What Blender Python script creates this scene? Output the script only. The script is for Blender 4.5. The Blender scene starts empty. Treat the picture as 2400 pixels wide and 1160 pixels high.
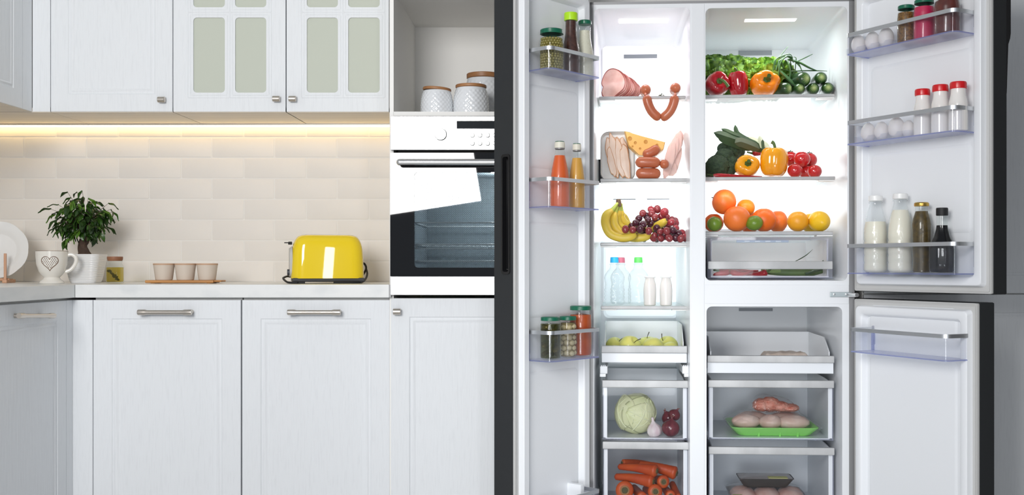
import bpy, bmesh, math, random
from mathutils import Vector, Matrix, Euler, noise
random.seed(11)
S = bpy.context.scene
C = S.collection
R = math.radians
PI = math.pi

# ---------------------------------------------------------------- camera, world, lights, exposure
CAM_Y, CAM_Z, FPX, VX, VY = -3.6, 0.96, 2520.0, 1300.0, 625.0
cd = bpy.data.cameras.new('camera')
cd.sensor_width = 36.0
cd.lens = FPX / 2400 * 36
cd.shift_x = -(VX - 1200) / 2400
cd.shift_y = (VY - 580) / 2400
cam = bpy.data.objects.new('camera', cd)
C.objects.link(cam)
cam.location = (0, CAM_Y, CAM_Z)
cam.rotation_euler = (R(90), 0, 0)
S.camera = cam
S.view_settings.view_transform = 'Standard'
S.view_settings.look = 'None'
S.view_settings.gamma = 1
S.view_settings.use_curve_mapping = False
S.view_settings.exposure = 0.0
S.cycles.max_bounces = 10
S.cycles.diffuse_bounces = 4
S.cycles.glossy_bounces = 4
S.cycles.transmission_bounces = 6
S.cycles.transparent_max_bounces = 32
S.cycles.caustics_reflective = False
S.cycles.caustics_refractive = False
S.cycles.sample_clamp_indirect = 6.0
w = bpy.data.worlds.new('room_daylight')
S.world = w
w.use_nodes = True
w.node_tree.nodes['Background'].inputs[0].default_value = (0.80, 0.88, 1.0, 1)
w.node_tree.nodes['Background'].inputs[1].default_value = 0.36


def area(name, loc, rot, sx, sy, power, col=(1, 1, 1), spread=180):
    l = bpy.data.lights.new(name, 'AREA')
    l.shape = 'RECTANGLE'
    l.size, l.size_y, l.energy, l.color = sx, sy, power, col
    l.spread = R(spread)
    o = bpy.data.objects.new(name, l)
    C.objects.link(o)
    o.location, o.rotation_euler = loc, rot
    return o


# studio softbox (the bright panel mirrored in the oven glass), left of and above the camera
area('softbox_light', (-1.18, -4.0, 1.93), (R(88), R(-9), R(-4)), 1.15, 1.2, 100, (1, 0.985, 0.97))
# strip light mirrored in the toaster, right of and behind the camera
area('strip_light', (0.86, -4.3, 1.38), (R(87), R(4), R(6)), 0.28, 1.0, 13, (0.97, 0.98, 1.0))

# added low fill aimed at the fridge to brighten its lower drawers
area('low_fill', (-0.05, -3.3, 0.42), (R(90), 0, R(-9)), 0.9, 0.6, 2.0, (0.95, 0.98, 1.0), 40)


# ---------------------------------------------------------------- frames (pixel rays to places)
class Frame:
    def __init__(s, ox, oy, a):
        s.ox, s.oy, s.a = ox, oy, a
        s.c, s.s = math.cos(a), math.sin(a)

    def ray(s, px, d):
        m = (px - VX) / FPX
        t = (d - s.s * s.ox + s.c * (s.oy - CAM_Y)) / (s.c - m * s.s)
        X, Y = m * t, t + CAM_Y
        return s.c * (X - s.ox) + s.s * (Y - s.oy), t

    def x(s, px, d): return s.ray(px, d)[0]

    def pt(s, px, py, d):
        lx, t = s.ray(px, d)
        return s.w(lx, d, Z(py, t))

    def at(s, px, d, z):
        lx, t = s.ray(px, d)
        return s.w(lx, d, z)

    def sc(s, px, d): return FPX / s.ray(px, d)[1]

    def z(s, px, py, d): return Z(py, s.ray(px, d)[1])

    def w(s, lx, ly, z=0): return Vector((s.ox + s.c * lx - s.s * ly, s.oy + s.s * lx + s.c * ly, z))


def Z(py, D): return CAM_Z - (py - VY) * D / FPX


W0 = Frame(0, 0, 0)
FR = Frame(0.111, 0.0, R(-3.3))


# ---------------------------------------------------------------- mesh builder
def catmull(p, n=6):
    p = [Vector(q) for q in p]
    if len(p) < 3:
        return [p[0].lerp(p[-1], i / n) for i in range(n + 1)]
    q = [p[0] * 2 - p[1]] + p + [p[-1] * 2 - p[-2]]
    out = []
    for i in range(1, len(q) - 2):
        a, b, c, d = q[i - 1], q[i], q[i + 1], q[i + 2]
        for k in range(n):
            t = k / n
            out.append(0.5 * ((2 * b) + (c - a) * t + (2 * a - 5 * b + 4 * c - d) * t * t + (3 * b - a - 3 * c + d) * t ** 3))
    out.append(p[-1])
    return out


def rrect(x0, x1, z0, z1, r, n=5):
    out = []
    for cx, cz, a0 in ((x1 - r, z1 - r, 0), (x0 + r, z1 - r, 90), (x0 + r, z0 + r, 180), (x1 - r, z0 + r, 270)):
        for k in range(n + 1):
            a = R(a0 + 90 * k / n)
            out.append((cx + r * math.cos(a), cz + r * math.sin(a)))
    return out


def lerp_table(xs, t):
    f = t * (len(xs) - 1)
    i = min(int(f), len(xs) - 2)
    return xs[i] + (xs[i + 1] - xs[i]) * (f - i)


class MB:
    def __init__(s):
        s.v, s.f, s.m = [], [], []

    def add(s, vs, fs, mi=0, M=None):
        o = len(s.v)
        s.v += [(M @ Vector(v)) if M is not None else Vector(v) for v in vs]
        s.f += [tuple(i + o for i in f) for f in fs]
        s.m += [mi] * len(fs)
        return s

    def box(s, x0, x1, y0, y1, z0, z1, b=0.0, M=None, mi=0, seg=2):
        x0, x1 = min(x0, x1), max(x0, x1)
        y0, y1 = min(y0, y1), max(y0, y1)
        z0, z1 = min(z0, z1), max(z0, z1)
        vs = [(x, y, z) for z in (z0, z1) for y in (y0, y1) for x in (x0, x1)]
        fs = [(0, 2, 3, 1), (4, 5, 7, 6), (0, 1, 5, 4), (2, 6, 7, 3), (0, 4, 6, 2), (1, 3, 7, 5)]
        if b <= 0:
            return s.add(vs, fs, mi, M)
        b = min(b, 0.49 * (x1 - x0), 0.49 * (y1 - y0), 0.49 * (z1 - z0))
        bm = bmesh.new()
        bv = [bm.verts.new(v) for v in vs]
        for f in fs:
            bm.faces.new([bv[i] for i in f])
        bmesh.ops.bevel(bm, geom=bm.edges[:], offset=b, segments=seg, profile=0.5, affect='EDGES')
        bm.verts.index_update()
        s.add([v.co.copy() for v in bm.verts], [[v.index for v in f.verts] for f in bm.faces], mi, M)
        bm.free()
        return s

    def lathe(s, prof, n=28, M=None, mi=0, fn=None):
        vs, fs, rings = [], [], []
        for r, z in prof:
            if r < 1e-6:
                rings.append([len(vs)])
                vs.append(fn(0, 0, z) if fn else (0, 0, z))
            else:
                row = []
                for k in range(n):
                    a = 2 * PI * k / n
                    row.append(len(vs))
                    vs.append(fn(a, r, z) if fn else (r * math.cos(a), r * math.sin(a), z))
                rings.append(row)
        for A, B in zip(rings, rings[1:]):
            if len(A) == 1 and len(B) == 1:
                continue
            for k in range(n):
                k2 = (k + 1) % n
                if len(A) == 1:
                    fs.append((A[0], B[k], B[k2]))
                elif len(B) == 1:
                    fs.append((A[k], A[k2], B[0]))
                else:
                    fs.append((A[k], A[k2], B[k2], B[k]))
        return s.add(vs, fs, mi, M)

    def tube(s, pts, rad, n=10, mi=0, fn=None, M=None, flat=1.0, up=None):
        pts = [Vector(p) for p in pts]
        N = len(pts)
        rads = rad if isinstance(rad, (list, tuple)) else [rad] * N
        t0 = (pts[1] - pts[0]).normalized()
        ref = Vector(up) if up else (Vector((0, 0, 1)) if abs(t0.z) < 0.9 else Vector((1, 0, 0)))
        u = (ref - t0 * ref.dot(t0)).normalized()
        vs, fs = [], []
        for i in range(N):
            t = (pts[min(i + 1, N - 1)] - pts[max(i - 1, 0)]).normalized()
            u = (u - t * u.dot(t)).normalized()
            v = t.cross(u)
            r = rads[i] if len(rads) == N else lerp_table(rads, i / (N - 1))
            for k in range(n):
                a = 2 * PI * k / n
                rr = r * (fn(i / (N - 1), a) if fn else 1)
                vs.append(pts[i] + u * math.cos(a) * rr * flat + v * math.sin(a) * rr)
        for i in range(N - 1):
            for k in range(n):
                k2 = (k + 1) % n
                fs.append((i * n + k, i * n + k2, (i + 1) * n + k2, (i + 1) * n + k))
        fs.append(tuple(range(n))[::-1])
        fs.append(tuple((N - 1) * n + k for k in range(n)))
        return s.add(vs, fs, mi, M)

    def link(s, pts, r, n=14, mi=0, sub=8, fn=None):
        """a round-ended tube (sausage, handle, cord) along a smoothed path"""
        P = catmull(pts, sub)
        L = [0]
        for a, b in zip(P, P[1:]):
            L.append(L[-1] + (b - a).length)
        T = L[-1]
        ts, q = [], min(0.5, r / T)
        for k in range(6):
            ts.append(q * (1 - math.cos(k / 5 * PI / 2)))
        ts += [q + (1 - 2 * q) * k / 10 for k in range(1, 10)] + [1 - t for t in ts[::-1]]
        Q, rr = [], []
        for t in ts:
            d = t * T
            j = 0
            while j < len(L) - 2 and L[j + 1] < d:
                j += 1
            Q.append(P[j].lerp(P[j + 1], (d - L[j]) / max(1e-9, L[j + 1] - L[j])))
            e = min(t, 1 - t) / q
            rr.append(max(r * 0.06, r * math.sqrt(max(0, 1 - (1 - min(1, e)) ** 2))))
        return s.tube(Q, rr, n, mi, fn)

    def ball(s, c, rx, ry=None, rz=None, nu=20, nv=12, fn=None, M=None, mi=0):
        ry = rx if ry is None else ry
        rz = rx if rz is None else rz
        c = Vector(c)
        vs, fs = [], []

        def pos(d):
            k = fn(d) if fn else 1
            p = Vector((d.x * rx * k, d.y * ry * k, d.z * rz * k))
            return c + (M @ p if M is not None else p)
        vs.append(pos(Vector((0, 0, -1))))
        for j in range(1, nv):
            a = -PI / 2 + PI * j / nv
            for i in range(nu):
                b = 2 * PI * i / nu
                vs.append(pos(Vector((math.cos(a) * math.cos(b), math.cos(a) * math.sin(b), math.sin(a)))))
        vs.append(pos(Vector((0, 0, 1))))
        last = len(vs) - 1
        for i in range(nu):
            i2 = (i + 1) % nu
            fs.append((0, 1 + i2, 1 + i))
            fs.append((last, last - nu + i, last - nu + i2))
            for j in range(nv - 2):
                o = 1 + j * nu
                fs.append((o + i, o + i2, o + nu + i2, o + nu + i))
        return s.add(vs, fs, mi)

    def loft(s, rings, cap0=True, cap1=True, mi=0, M=None, closed=True):
        n = len(rings[0])
        vs = [p for r in rings for p in r]
        fs = []
        for i in range(len(rings) - 1):
            for k in range(n if closed else n - 1):
                k2 = (k + 1) % n
                fs.append((i * n + k, i * n + k2, (i + 1) * n + k2, (i + 1) * n + k))
        if cap0:
            fs.append(tuple(range(n))[::-1])
        if cap1:
            fs.append(tuple((len(rings) - 1) * n + k for k in range(n)))
        return s.add(vs, fs, mi, M)

    def grid(s, fn, nu, nv, mi=0, M=None):
        vs = [fn(i / nu, j / nv) for i in range(nu + 1) for j in range(nv + 1)]
        fs = [(i * (nv + 1) + j, (i + 1) * (nv + 1) + j, (i + 1) * (nv + 1) + j + 1, i * (nv + 1) + j + 1) for i in range(nu) for j in range(nv)]
        return s.add(vs, fs, mi, M)

    def plate(s, x0, x1, z0, z1, hole, y0, y1, mi=0):
        """flat plate in XZ between y0 and y1 with one rounded-rectangle hole"""
        n = len(hole) // 4
        oc = [(x1, z1), (x0, z1), (x0, z0), (x1, z0)]
        vs, fs = [], []
        H = len(hole)
        for y in (y0, y1):
            vs += [(x, y, z) for x, z in oc] + [(x, y, z) for x, z in hole]
        for b, flip in ((0, False), (4 + H, True)):
            for c in range(4):
                for k in range(n - 1):
                    t = (b + c, b + 4 + c * n + k, b + 4 + c * n + k + 1)
                    fs.append(t[::-1] if flip else t)
                c2 = (c + 1) % 4
                t = (b + c, b + 4 + c * n + n - 1, b + 4 + c2 * n, b + c2)
                fs.append(t[::-1] if flip else t)
        B = 4 + H
        for k in range(H):
            k2 = (k + 1) % H
            fs.append((4 + k, B + 4 + k, B + 4 + k2, 4 + k2))
        for c in range(4):
            c2 = (c + 1) % 4
            fs.append((c, c2, B + c2, B + c))
        return s.add(vs, fs, mi)

    def obj(s, name, mats, parent=None, rel=None, loc=None, rot=None, flat=False, sharp=38):
        me = bpy.data.meshes.new(name)
        off = Vector(rel) if rel is not None else Vector((0, 0, 0))
        me.from_pydata([tuple(v - off) for v in s.v], [], s.f)
        mats = mats if isinstance(mats, (list, tuple)) else [mats]
        for m in mats:
            me.materials.append(m)
        if len(mats) > 1:
            me.polygons.foreach_set('material_index', s.m)
        bm = bmesh.new()
        bm.from_mesh(me)
        bmesh.ops.recalc_face_normals(bm, faces=bm.faces[:])
        bm.to_mesh(me)
        bm.free()
        if not flat:
            me.polygons.foreach_set('use_smooth', [True] * len(me.polygons))
            me.set_sharp_from_angle(angle=R(sharp))
        me.update()
        o = bpy.data.objects.new(name, me)
        C.objects.link(o)
        if len(s.f) < 420 and not flat:      # flat faces keep flat shading beside their bevels
            wn = o.modifiers.new('weighted', 'WEIGHTED_NORMAL')
            wn.weight = 100
            wn.keep_sharp = True
        if parent is not None:
            o.parent = parent
        if loc is not None:
            o.location = loc
        if rot is not None:
            o.rotation_euler = rot
        return o


def tag(o, label=None, cat=None, group=None, kind=None):
    if label: o['label'] = label
    if cat: o['category'] = cat
    if group: o['group'] = group
    if kind: o['kind'] = kind
    return o


def thing(name, label, cat, loc=(0, 0, 0), rz=0.0, group=None):
    o = bpy.data.objects.new(name, None)
    o.empty_display_size = 0.05
    C.objects.link(o)
    o.location = loc
    o.rotation_euler = (0, 0, rz)
    return tag(o, label, cat, group)


KIDS = {}


def dup(root, loc, rz=0.0, label=None, scale=None):
    r = root.copy()
    C.objects.link(r)
    r.location = loc
    r.rotation_euler = (r.rotation_euler[0], r.rotation_euler[1], rz)
    if scale: r.scale = scale
    if label: r['label'] = label
    for ch in list(root.children):
        c = ch.copy()
        C.objects.link(c)
        c.parent = r
        for g in list(ch.children):
            d = g.copy()
            C.objects.link(d)
            d.parent = c
    return r


# ---------------------------------------------------------------- materials
def newmat(name):
    m = bpy.data.materials.new(name)
    m.use_nodes = True
    nt = m.node_tree
    b = nt.nodes['Principled BSDF']
    return m, nt, b


def rgb(r, g, b):
    f = lambda c: (c / 255 / 12.92) if c / 255 <= 0.04045 else ((c / 255 + 0.055) / 1.055) ** 2.4
    return (f(r), f(g), f(b))


def mat(name, col, rough=0.5, metal=0.0, spec=0.5, coat=0.0, bump=None, var=None, emis=None, es=0.0, stretch=(1, 1, 1), ior=None, sss=0.0, coat_ior=None, coord='Object', aniso=0.0, trans=0.0, bdist=0.002):
    """principled; var=(noise scale, second colour, low, high), bump=(noise scale, strength)"""
    m, nt, b = newmat(name)
    I = b.inputs
    I['Base Color'].default_value = (*col, 1)
    I['Roughness'].default_value = rough
    I['Metallic'].default_value = metal
    I['Specular IOR Level'].default_value = spec
    I['Coat Weight'].default_value = coat
    I['Coat Roughness'].default_value = 0.03
    I['Transmission Weight'].default_value = trans
    if ior: I['IOR'].default_value = ior
    if coat_ior: I['Coat IOR'].default_value = coat_ior
    if aniso: I['Anisotropic'].default_value = aniso
    if sss:
        I['Subsurface Weight'].default_value = sss
        I['Subsurface Radius'].default_value = (0.012, 0.006, 0.004)
        I['Subsurface Scale'].default_value = 0.5
    if emis:
        I['Emission Color'].default_value = (*emis, 1)
        I['Emission Strength'].default_value = es
    if bump or var:
        tc = nt.nodes.new('ShaderNodeTexCoord')
        mp = nt.nodes.new('ShaderNodeMapping')
        mp.inputs['Scale'].default_value = stretch
        nt.links.new(tc.outputs[coord], mp.inputs['Vector'])
        if var:
            n = nt.nodes.new('ShaderNodeTexNoise')
            n.inputs['Scale'].default_value = var[0]
            n.inputs['Detail'].default_value = 5
            nt.links.new(mp.outputs[0], n.inputs['Vector'])
            rp = nt.nodes.new('ShaderNodeValToRGB')
            rp.color_ramp.elements[0].position = var[2] if len(var) > 2 else 0.35
            rp.color_ramp.elements[1].position = var[3] if len(var) > 3 else 0.65
            rp.color_ramp.elements[0].color = (*col, 1)
            rp.color_ramp.elements[1].color = (*var[1], 1)
            nt.links.new(n.outputs['Fac'], rp.inputs['Fac'])
            nt.links.new(rp.outputs[0], I['Base Color'])
        if bump:
            n = nt.nodes.new('ShaderNodeTexNoise')
            n.inputs['Scale'].default_value = bump[0]
            n.inputs['Detail'].default_value = 4
            nt.links.new(mp.outputs[0], n.inputs['Vector'])
            bp = nt.nodes.new('ShaderNodeBump')
            bp.inputs['Strength'].default_value = bump[1]
            bp.inputs['Distance'].default_value = bdist
            nt.links.new(n.outputs['Fac'], bp.inputs['Height'])
            nt.links.new(bp.outputs[0], I['Normal'])
    return m


def clear(name, tint=(1, 1, 1), haze=0.0, hazecol=(0.9, 0.95, 1), rough=0.02, rim=0.25, rimcol=(0.8, 0.86, 0.95), gloss=0.9, bump=None):
    """thin clear plastic or glass: see-through, mirror highlights, denser where seen edge-on"""
    m, nt, b = newmat(name)
    nt.nodes.remove(b)
    out = nt.nodes['Material Output']
    tr = nt.nodes.new('ShaderNodeBsdfTransparent')
    tr.inputs[0].default_value = (*tint, 1)
    df = nt.nodes.new('ShaderNodeBsdfTranslucent' if haze else 'ShaderNodeBsdfDiffuse')
    df.inputs[0].default_value = (*hazecol, 1)
    dr = nt.nodes.new('ShaderNodeBsdfDiffuse')
    dr.inputs[0].default_value = (*rimcol, 1)
    gl = nt.nodes.new('ShaderNodeBsdfGlossy')
    gl.inputs['Roughness'].default_value = rough
    gl.inputs[0].default_value = (gloss, gloss, gloss, 1)
    fz = nt.nodes.new('ShaderNodeMath')
    fz.operation = 'MULTIPLY_ADD'
    fz.inputs[1].default_value = 0.35
    fz.inputs[2].default_value = 0.018
    p5 = nt.nodes.new('ShaderNodeMath')
    p5.operation = 'POWER'
    p5.inputs[1].default_value = 5.0
    nt.links.new(p5.outputs[0], fz.inputs[0])
    lw = nt.nodes.new('ShaderNodeLayerWeight')
    lw.inputs[0].default_value = 0.5
    pw = nt.nodes.new('ShaderNodeMath')
    pw.operation = 'POWER'
    pw.inputs[1].default_value = 3.0
    ml = nt.nodes.new('ShaderNodeMath')
    ml.operation = 'MULTIPLY'
    ml.inputs[1].default_value = rim
    nt.links.new(lw.outputs['Facing'], pw.inputs[0])
    nt.links.new(lw.outputs['Facing'], p5.inputs[0])
    nt.links.new(pw.outputs[0], ml.inputs[0])
    m1 = nt.nodes.new('ShaderNodeMixShader')
    m1.inputs[0].default_value = haze
    nt.links.new(tr.outputs[0], m1.inputs[1])
    nt.links.new(df.outputs[0], m1.inputs[2])
    m2 = nt.nodes.new('ShaderNodeMixShader')
    nt.links.new(ml.outputs[0], m2.inputs[0])
    nt.links.new(m1.outputs[0], m2.inputs[1])
    nt.links.new(dr.outputs[0], m2.inputs[2])
    m3 = nt.nodes.new('ShaderNodeMixShader')
    nt.links.new(fz.outputs[0], m3.inputs[0])
    nt.links.new(m2.outputs[0], m3.inputs[1])
    nt.links.new(gl.outputs[0], m3.inputs[2])
    if bump:
        n = nt.nodes.new('ShaderNodeTexNoise')
        n.inputs['Scale'].default_value = bump[0]
        tc = nt.nodes.new('ShaderNodeTexCoord')
        nt.links.new(tc.outputs['Object'], n.inputs['Vector'])
        bp = nt.nodes.new('ShaderNodeBump')
        bp.inputs['Strength'].default_value = bump[1]
        bp.inputs['Distance'].default_value = 0.01
        nt.links.new(n.outputs['Fac'], bp.inputs['Height'])
        nt.links.new(bp.outputs[0], gl.inputs['Normal'])
        nt.links.new(bp.outputs[0], lw.inputs['Normal'])
    nt.links.new(m3.outputs[0], out.inputs['Surface'])
    return m


PAINT = mat('painted_wood', (0.768, 0.790, 0.812), 0.5, spec=0.22, var=(44, (0.795, 0.818, 0.84), 0.36, 0.48), bump=(26, 0.5), stretch=(5, 5, 0.32), bdist=0.0016)
CARCASS = mat('white_melamine', (0.86, 0.85, 0.82), 0.5)
OAK_UNDER = mat('pale_oak_underside', (0.76, 0.70, 0.62), 0.5, var=(3, (0.69, 0.63, 0.55)), stretch=(1, 8, 8))
NICKEL = mat('brushed_nickel', (0.60, 0.55, 0.49), 0.3, 1.0, bump=(60, 0.1), stretch=(1, 8, 8))
STEEL = mat('brushed_steel', (0.72, 0.72, 0.72), 0.22, 1.0, bump=(40, 0.02), stretch=(1, 1, 14))
TRIM = mat('satin_aluminium', (0.66, 0.68, 0.70), 0.36, 1.0)
TRIMP = mat('silver_trim', (0.40, 0.405, 0.41), 0.45, 0.2, var=(5, (0.54, 0.545, 0.55)), stretch=(2, 1, 1))
GRAYSTEEL = mat('grey_side_steel', (0.27, 0.27, 0.275), 0.42, 0.4, bump=(900, 0.1))
DARK = mat('graphite_door_finish', (0.030, 0.032, 0.034), 0.36, 0.0, spec=0.18, bump=(700, 0.05))
BLACK = mat('gloss_black_plastic', (0.010, 0.010, 0.011), 0.12, 0)
MATBLACK = mat('matt_black', (0.008, 0.008, 0.009), 0.6)
LINER = mat('white_liner_plastic', (0.83, 0.85, 0.875), 0.25, spec=0.4)
GASKET = mat('grey_gasket', (0.56, 0.56, 0.55), 0.5)
CREAMTILE = mat('cream_glazed_tile', (0.82, 0.785, 0.74), 0.45, spec=0.18, var=(4, (0.795, 0.76, 0.715)), bump=(16, 0.3), bdist=0.002)
GROUT = mat('tile_grout', (0.86, 0.84, 0.80), 0.8)
WALL = mat('plaster_wall', (0.78, 0.78, 0.77), 0.8, bump=(80, 0.1))
FLOOR = mat('pale_floor', (0.62, 0.61, 0.60), 0.45, var=(5, (0.56, 0.55, 0.54)), stretch=(1, 6, 1))
GREYWALL = mat('grey_side_wall', (0.20, 0.20, 0.20), 0.8)
COUNTER = mat('pale_marble_laminate', (0.80, 0.81, 0.80), 0.3, var=(5, (0.70, 0.72, 0.72), 0.5, 0.75), stretch=(2.2, 1, 3.2))
FROST = mat('frosted_greenish_glass', (0.55, 0.58, 0.50), 0.55, spec=0.2)
GLASS = clear('clear_glass', (0.97, 0.99, 0.98), 0.03, rim=0.14, rimcol=(0.75, 0.80, 0.80))
ACRYL = clear('clear_acrylic', (0.965, 0.97, 0.985), 0.04, (0.85, 0.87, 0.95), rim=0.16, rimcol=(0.70, 0.73, 0.90))
ACRYLB = clear('lilac_acrylic_edge', (0.94, 0.95, 0.99), 0.34, (0.95, 0.96, 1.0), rim=0.40, rimcol=(0.60, 0.63, 0.88))
ACRYLE = clear('lilac_moulded_edge', (0.80, 0.83, 0.97), 0.30, (0.70, 0.73, 0.95), rim=0.4, rimcol=(0.50, 0.53, 0.85))
PET = clear('clear_bottle_plastic', (0.96, 0.975, 0.98), 0.06, (0.9, 0.95, 0.97), rim=0.40, rimcol=(0.78, 0.84, 0.87), bump=(40, 0.3))
FILM = clear('cling_film', (0.97, 0.97, 0.97), 0.06, (0.85, 0.85, 0.85), rough=0.08, rim=0.15, bump=(26, 0.9))
ACRYLD = clear('clear_drawer_front', (0.985, 0.988, 0.995), 0.02, (0.85, 0.87, 0.95), rim=0.06, rimcol=(0.75, 0.78, 0.90), gloss=0.25)
SHELFGLASS = clear('shelf_glass', (0.95, 0.98, 0.97), 0.30, (0.95, 0.98, 0.98), rim=0.15)
OAKLID = mat('acacia_wood', (0.40, 0.19, 0.075), 0.45, var=(6, (0.30, 0.13, 0.05)), stretch=(1, 9, 9))
BAMBOO = mat('bamboo', (0.56, 0.27, 0.085), 0.4, var=(5, (0.48, 0.215, 0.06)), stretch=(1, 9, 9))
BEECH = mat('beech_wood', (0.60, 0.33, 0.19), 0.45, var=(5, (0.52, 0.27, 0.15)), stretch=(6, 6, 1))
WHITE = mat('white_plastic', (0.86, 0.86, 0.85), 0.35, spec=0.5)
GREENLID = mat('green_lid', (0.006, 0.125, 0.068), 0.3, bump=(400, 0.05))

# ================================================================ THE SETTING
def struct(name, mb, m, **k):
    return tag(mb.obj(name, m, **k), kind='structure')


struct('floor', MB().box(-2.3, 1.75, -4.6, 0.72, -0.06, 0), FLOOR)
struct('ceiling', MB().box(-2.3, 1.75, -1.2, 0.72, 2.62, 2.70), WALL)
struct('wall_left', MB().box(-2.3, -2.2, -1.2, 0.72, 0, 2.62), WALL)
struct('unseen_wall_right', MB().box(1.68, 1.75, -2.6, 0.72, 0, 2.62), GREYWALL)  # unseen; extended and greyed to shade the tall cabinet
wall = struct('wall_back', MB().box(-2.2, 1.68, 0.612, 0.72, 0, 2.62), WALL)
# cream brick-format tiles of the backsplash, each its own piece standing proud of the grout bed
TW, TH, GAP = 0.2445, 0.0808, 0.0036
bed = MB().box(-2.2, -0.556, 0.600, 0.612, 0.90, 1.535).obj('grout_bed', GROUT, wall)
proto = {}
zb = 0.9005
x_l, x_r = -2.199, -0.557
for row in range(8):
    z0, z1 = zb + row * TH, min(zb + (row + 1) * TH, 1.533)
    first = (350 - 1300) / 600.0 if row % 2 == 0 else (425 - 1300) / 600.0
    if row % 2 == 0: first = (425 - 75 - 1300) / 600.0 + (0.0)
    x = first - 4 * TW
    # rows alternate by half a tile, the bottom row has its joints at 278 px like the second from 660 up
    if row % 2 == 1: x = (425 - 1300) / 600.0 - 4 * TW
    while x < x_r:
        a, b = max(x, x_l), min(x + TW, x_r)
        if b - a > 0.02:
            key = (round(b - a, 3), round(z1 - z0, 3))
            if key not in proto:
                hw, hh = (b - a - GAP) / 2, (z1 - z0 - GAP) / 2
                rings = [rrect(-hw, hw, -hh, hh, 0.003, 1)]
                t = MB()
                P = [[(px, 0.006, pz) for px, pz in rrect(-hw, hw, -hh, hh, 0.003, 1)],
                     [(px, -0.0012, pz) for px, pz in rrect(-hw, hw, -hh, hh, 0.003, 1)],
                     [(px, -0.0021, pz) for px, pz in rrect(-hw + .003, hw - .003, -hh + .003, hh - .003, 0.002, 1)]]
                t.loft(P, cap0=False)
                o = t.obj('tile', CREAMTILE, wall)
                proto[key] = o.data
            else:
                o = bpy.data.objects.new('tile', proto[key])
                C.objects.link(o)
                o.parent = wall
            o.location = ((a + b) / 2, 0.600 + random.uniform(-.0006, .0006), (z0 + z1) / 2)
            o.rotation_euler = (random.uniform(-.004, .004), 0, random.uniform(-.0015, .0015))
        x += TW


# ================================================================ CABINETS
def panel(x0, x1, z0, z1, y=0.0, t=0.02, ins=0.062, deep=True):
    """a door slab with a moulded, recessed panel; front at y, back at y + t"""
    m = MB()
    seq = [(0, t), (0, 0.0015), (0.0015, 0), (ins, 0), (ins + .003, .0026), (ins + .008, .0028), (ins + .011, .0008), (ins + .015, .0008), (ins + .022, .0052)]
    if deep: seq += [(ins + .05, .0054)]
    rings = [[(x0 + i, y + d, z0 + i), (x1 - i, y + d, z0 + i), (x1 - i, y + d, z1 - i), (x0 + i, y + d, z1 - i)] for i, d in seq]
    m.loft(rings)
    return m


def knob(px, py, fr, d, parent, rel=(0, 0, 0)):
    p = fr.pt(px, py, d)
    m = MB()
    q = Matrix.Translation(p) @ Matrix.Rotation(R(90), 4, 'X')
    m.lathe([(0, -.001), (.006, -.001), (.006, .012), (0, .012)], 16, q)
    q2 = Matrix.Translation(p + Vector((0, -0.016, 0))) @ Matrix.Rotation(R(90), 4, 'Y')
    m.lathe([(0, -.0125), (.0095, -.0125), (.0105, -.0115), (.0105, .0115), (.0095, .0125), (0, .0125)], 20, q2)
    return m.obj('knob', NICKEL, parent, rel=rel)


def bar_handle(pxa, pxb, py, fr, d, parent, rel=(0, 0, 0), r=.0095, post=.055):
    n = Vector((math.sin(fr.a), -math.cos(fr.a), 0))
    a, b = fr.pt(pxa, py, d - .03) - n * .03, fr.pt(pxb, py, d - .03) - n * .03
    ax = (b - a).normalized()
    L = (b - a).length
    m = MB()
    pts = [a + n * .030 + ax * (L * t) for t in (0, .01, .13, .17, .83, .87, .99, 1)]
    m.tube(pts, [r * .93, r, r, r * .78, r * .78, r, r, r * .93], 18)
    for t in (post, 1 - post):
        q = a + ax * (L * t)
        m.tube([q - n * .001, q + n * .012, q + n * .03], [r * .85, r * .75, r * .9], 14)
    return m.obj('handle', NICKEL, parent, rel=rel)


ZCT = 0.9005           # top of the worktop
ZU = 1.5145            # underside of the wall cabinets
YU = 0.25              # face of the wall cabinets
# --- base cabinets of the back run
def base_cab(pxa, pxb, hx, label, name='base_cabinet', knobpx=None, x1=None):
    x0 = W0.x(pxa, 0) + .0012
    x1 = (W0.x(pxb, 0) if x1 is None else x1) - .0012
    t = thing(name, label, 'cabinet', ((x0 + x1) / 2, 0.3, 0), group='painted base cabinets')
    rel = t.location
    MB().box(x0, x1, 0.021, 0.58, 0.10, .856).obj('carcass', CARCASS, t, rel=rel)
    MB().box(x0, x1, 0.06, 0.075, 0.0, 0.10).obj('plinth', PAINT, t, rel=rel)
    dr = panel(x0, x1, 0.105, 0.8485).obj('door', PAINT, t, rel=rel)
    if hx: bar_handle(hx[0], hx[1], 732, W0, 0, dr, rel=rel)
    if knobpx: knob(knobpx[0], knobpx[1], W0, 0, dr, rel=rel)
    return t


base_cab(217.5, 565, (323, 449), 'white painted base cabinet with bar handle, under the potted tree and cup tray')
base_cab(566.5, 914, (674, 798), 'white painted base cabinet with bar handle, under the yellow toaster')
f = thing('corner_filler', 'narrow plain white filler strip at the corner of the two cabinet runs', 'cabinet filler', (W0.x(193, 0), .03, 0.1))
MB().box(W0.x(150, 0), W0.x(217.5, 0) - .001, 0.0015, .02, .105, .8485, .001).obj('filler_board', PAINT, f, rel=f.location)
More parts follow.
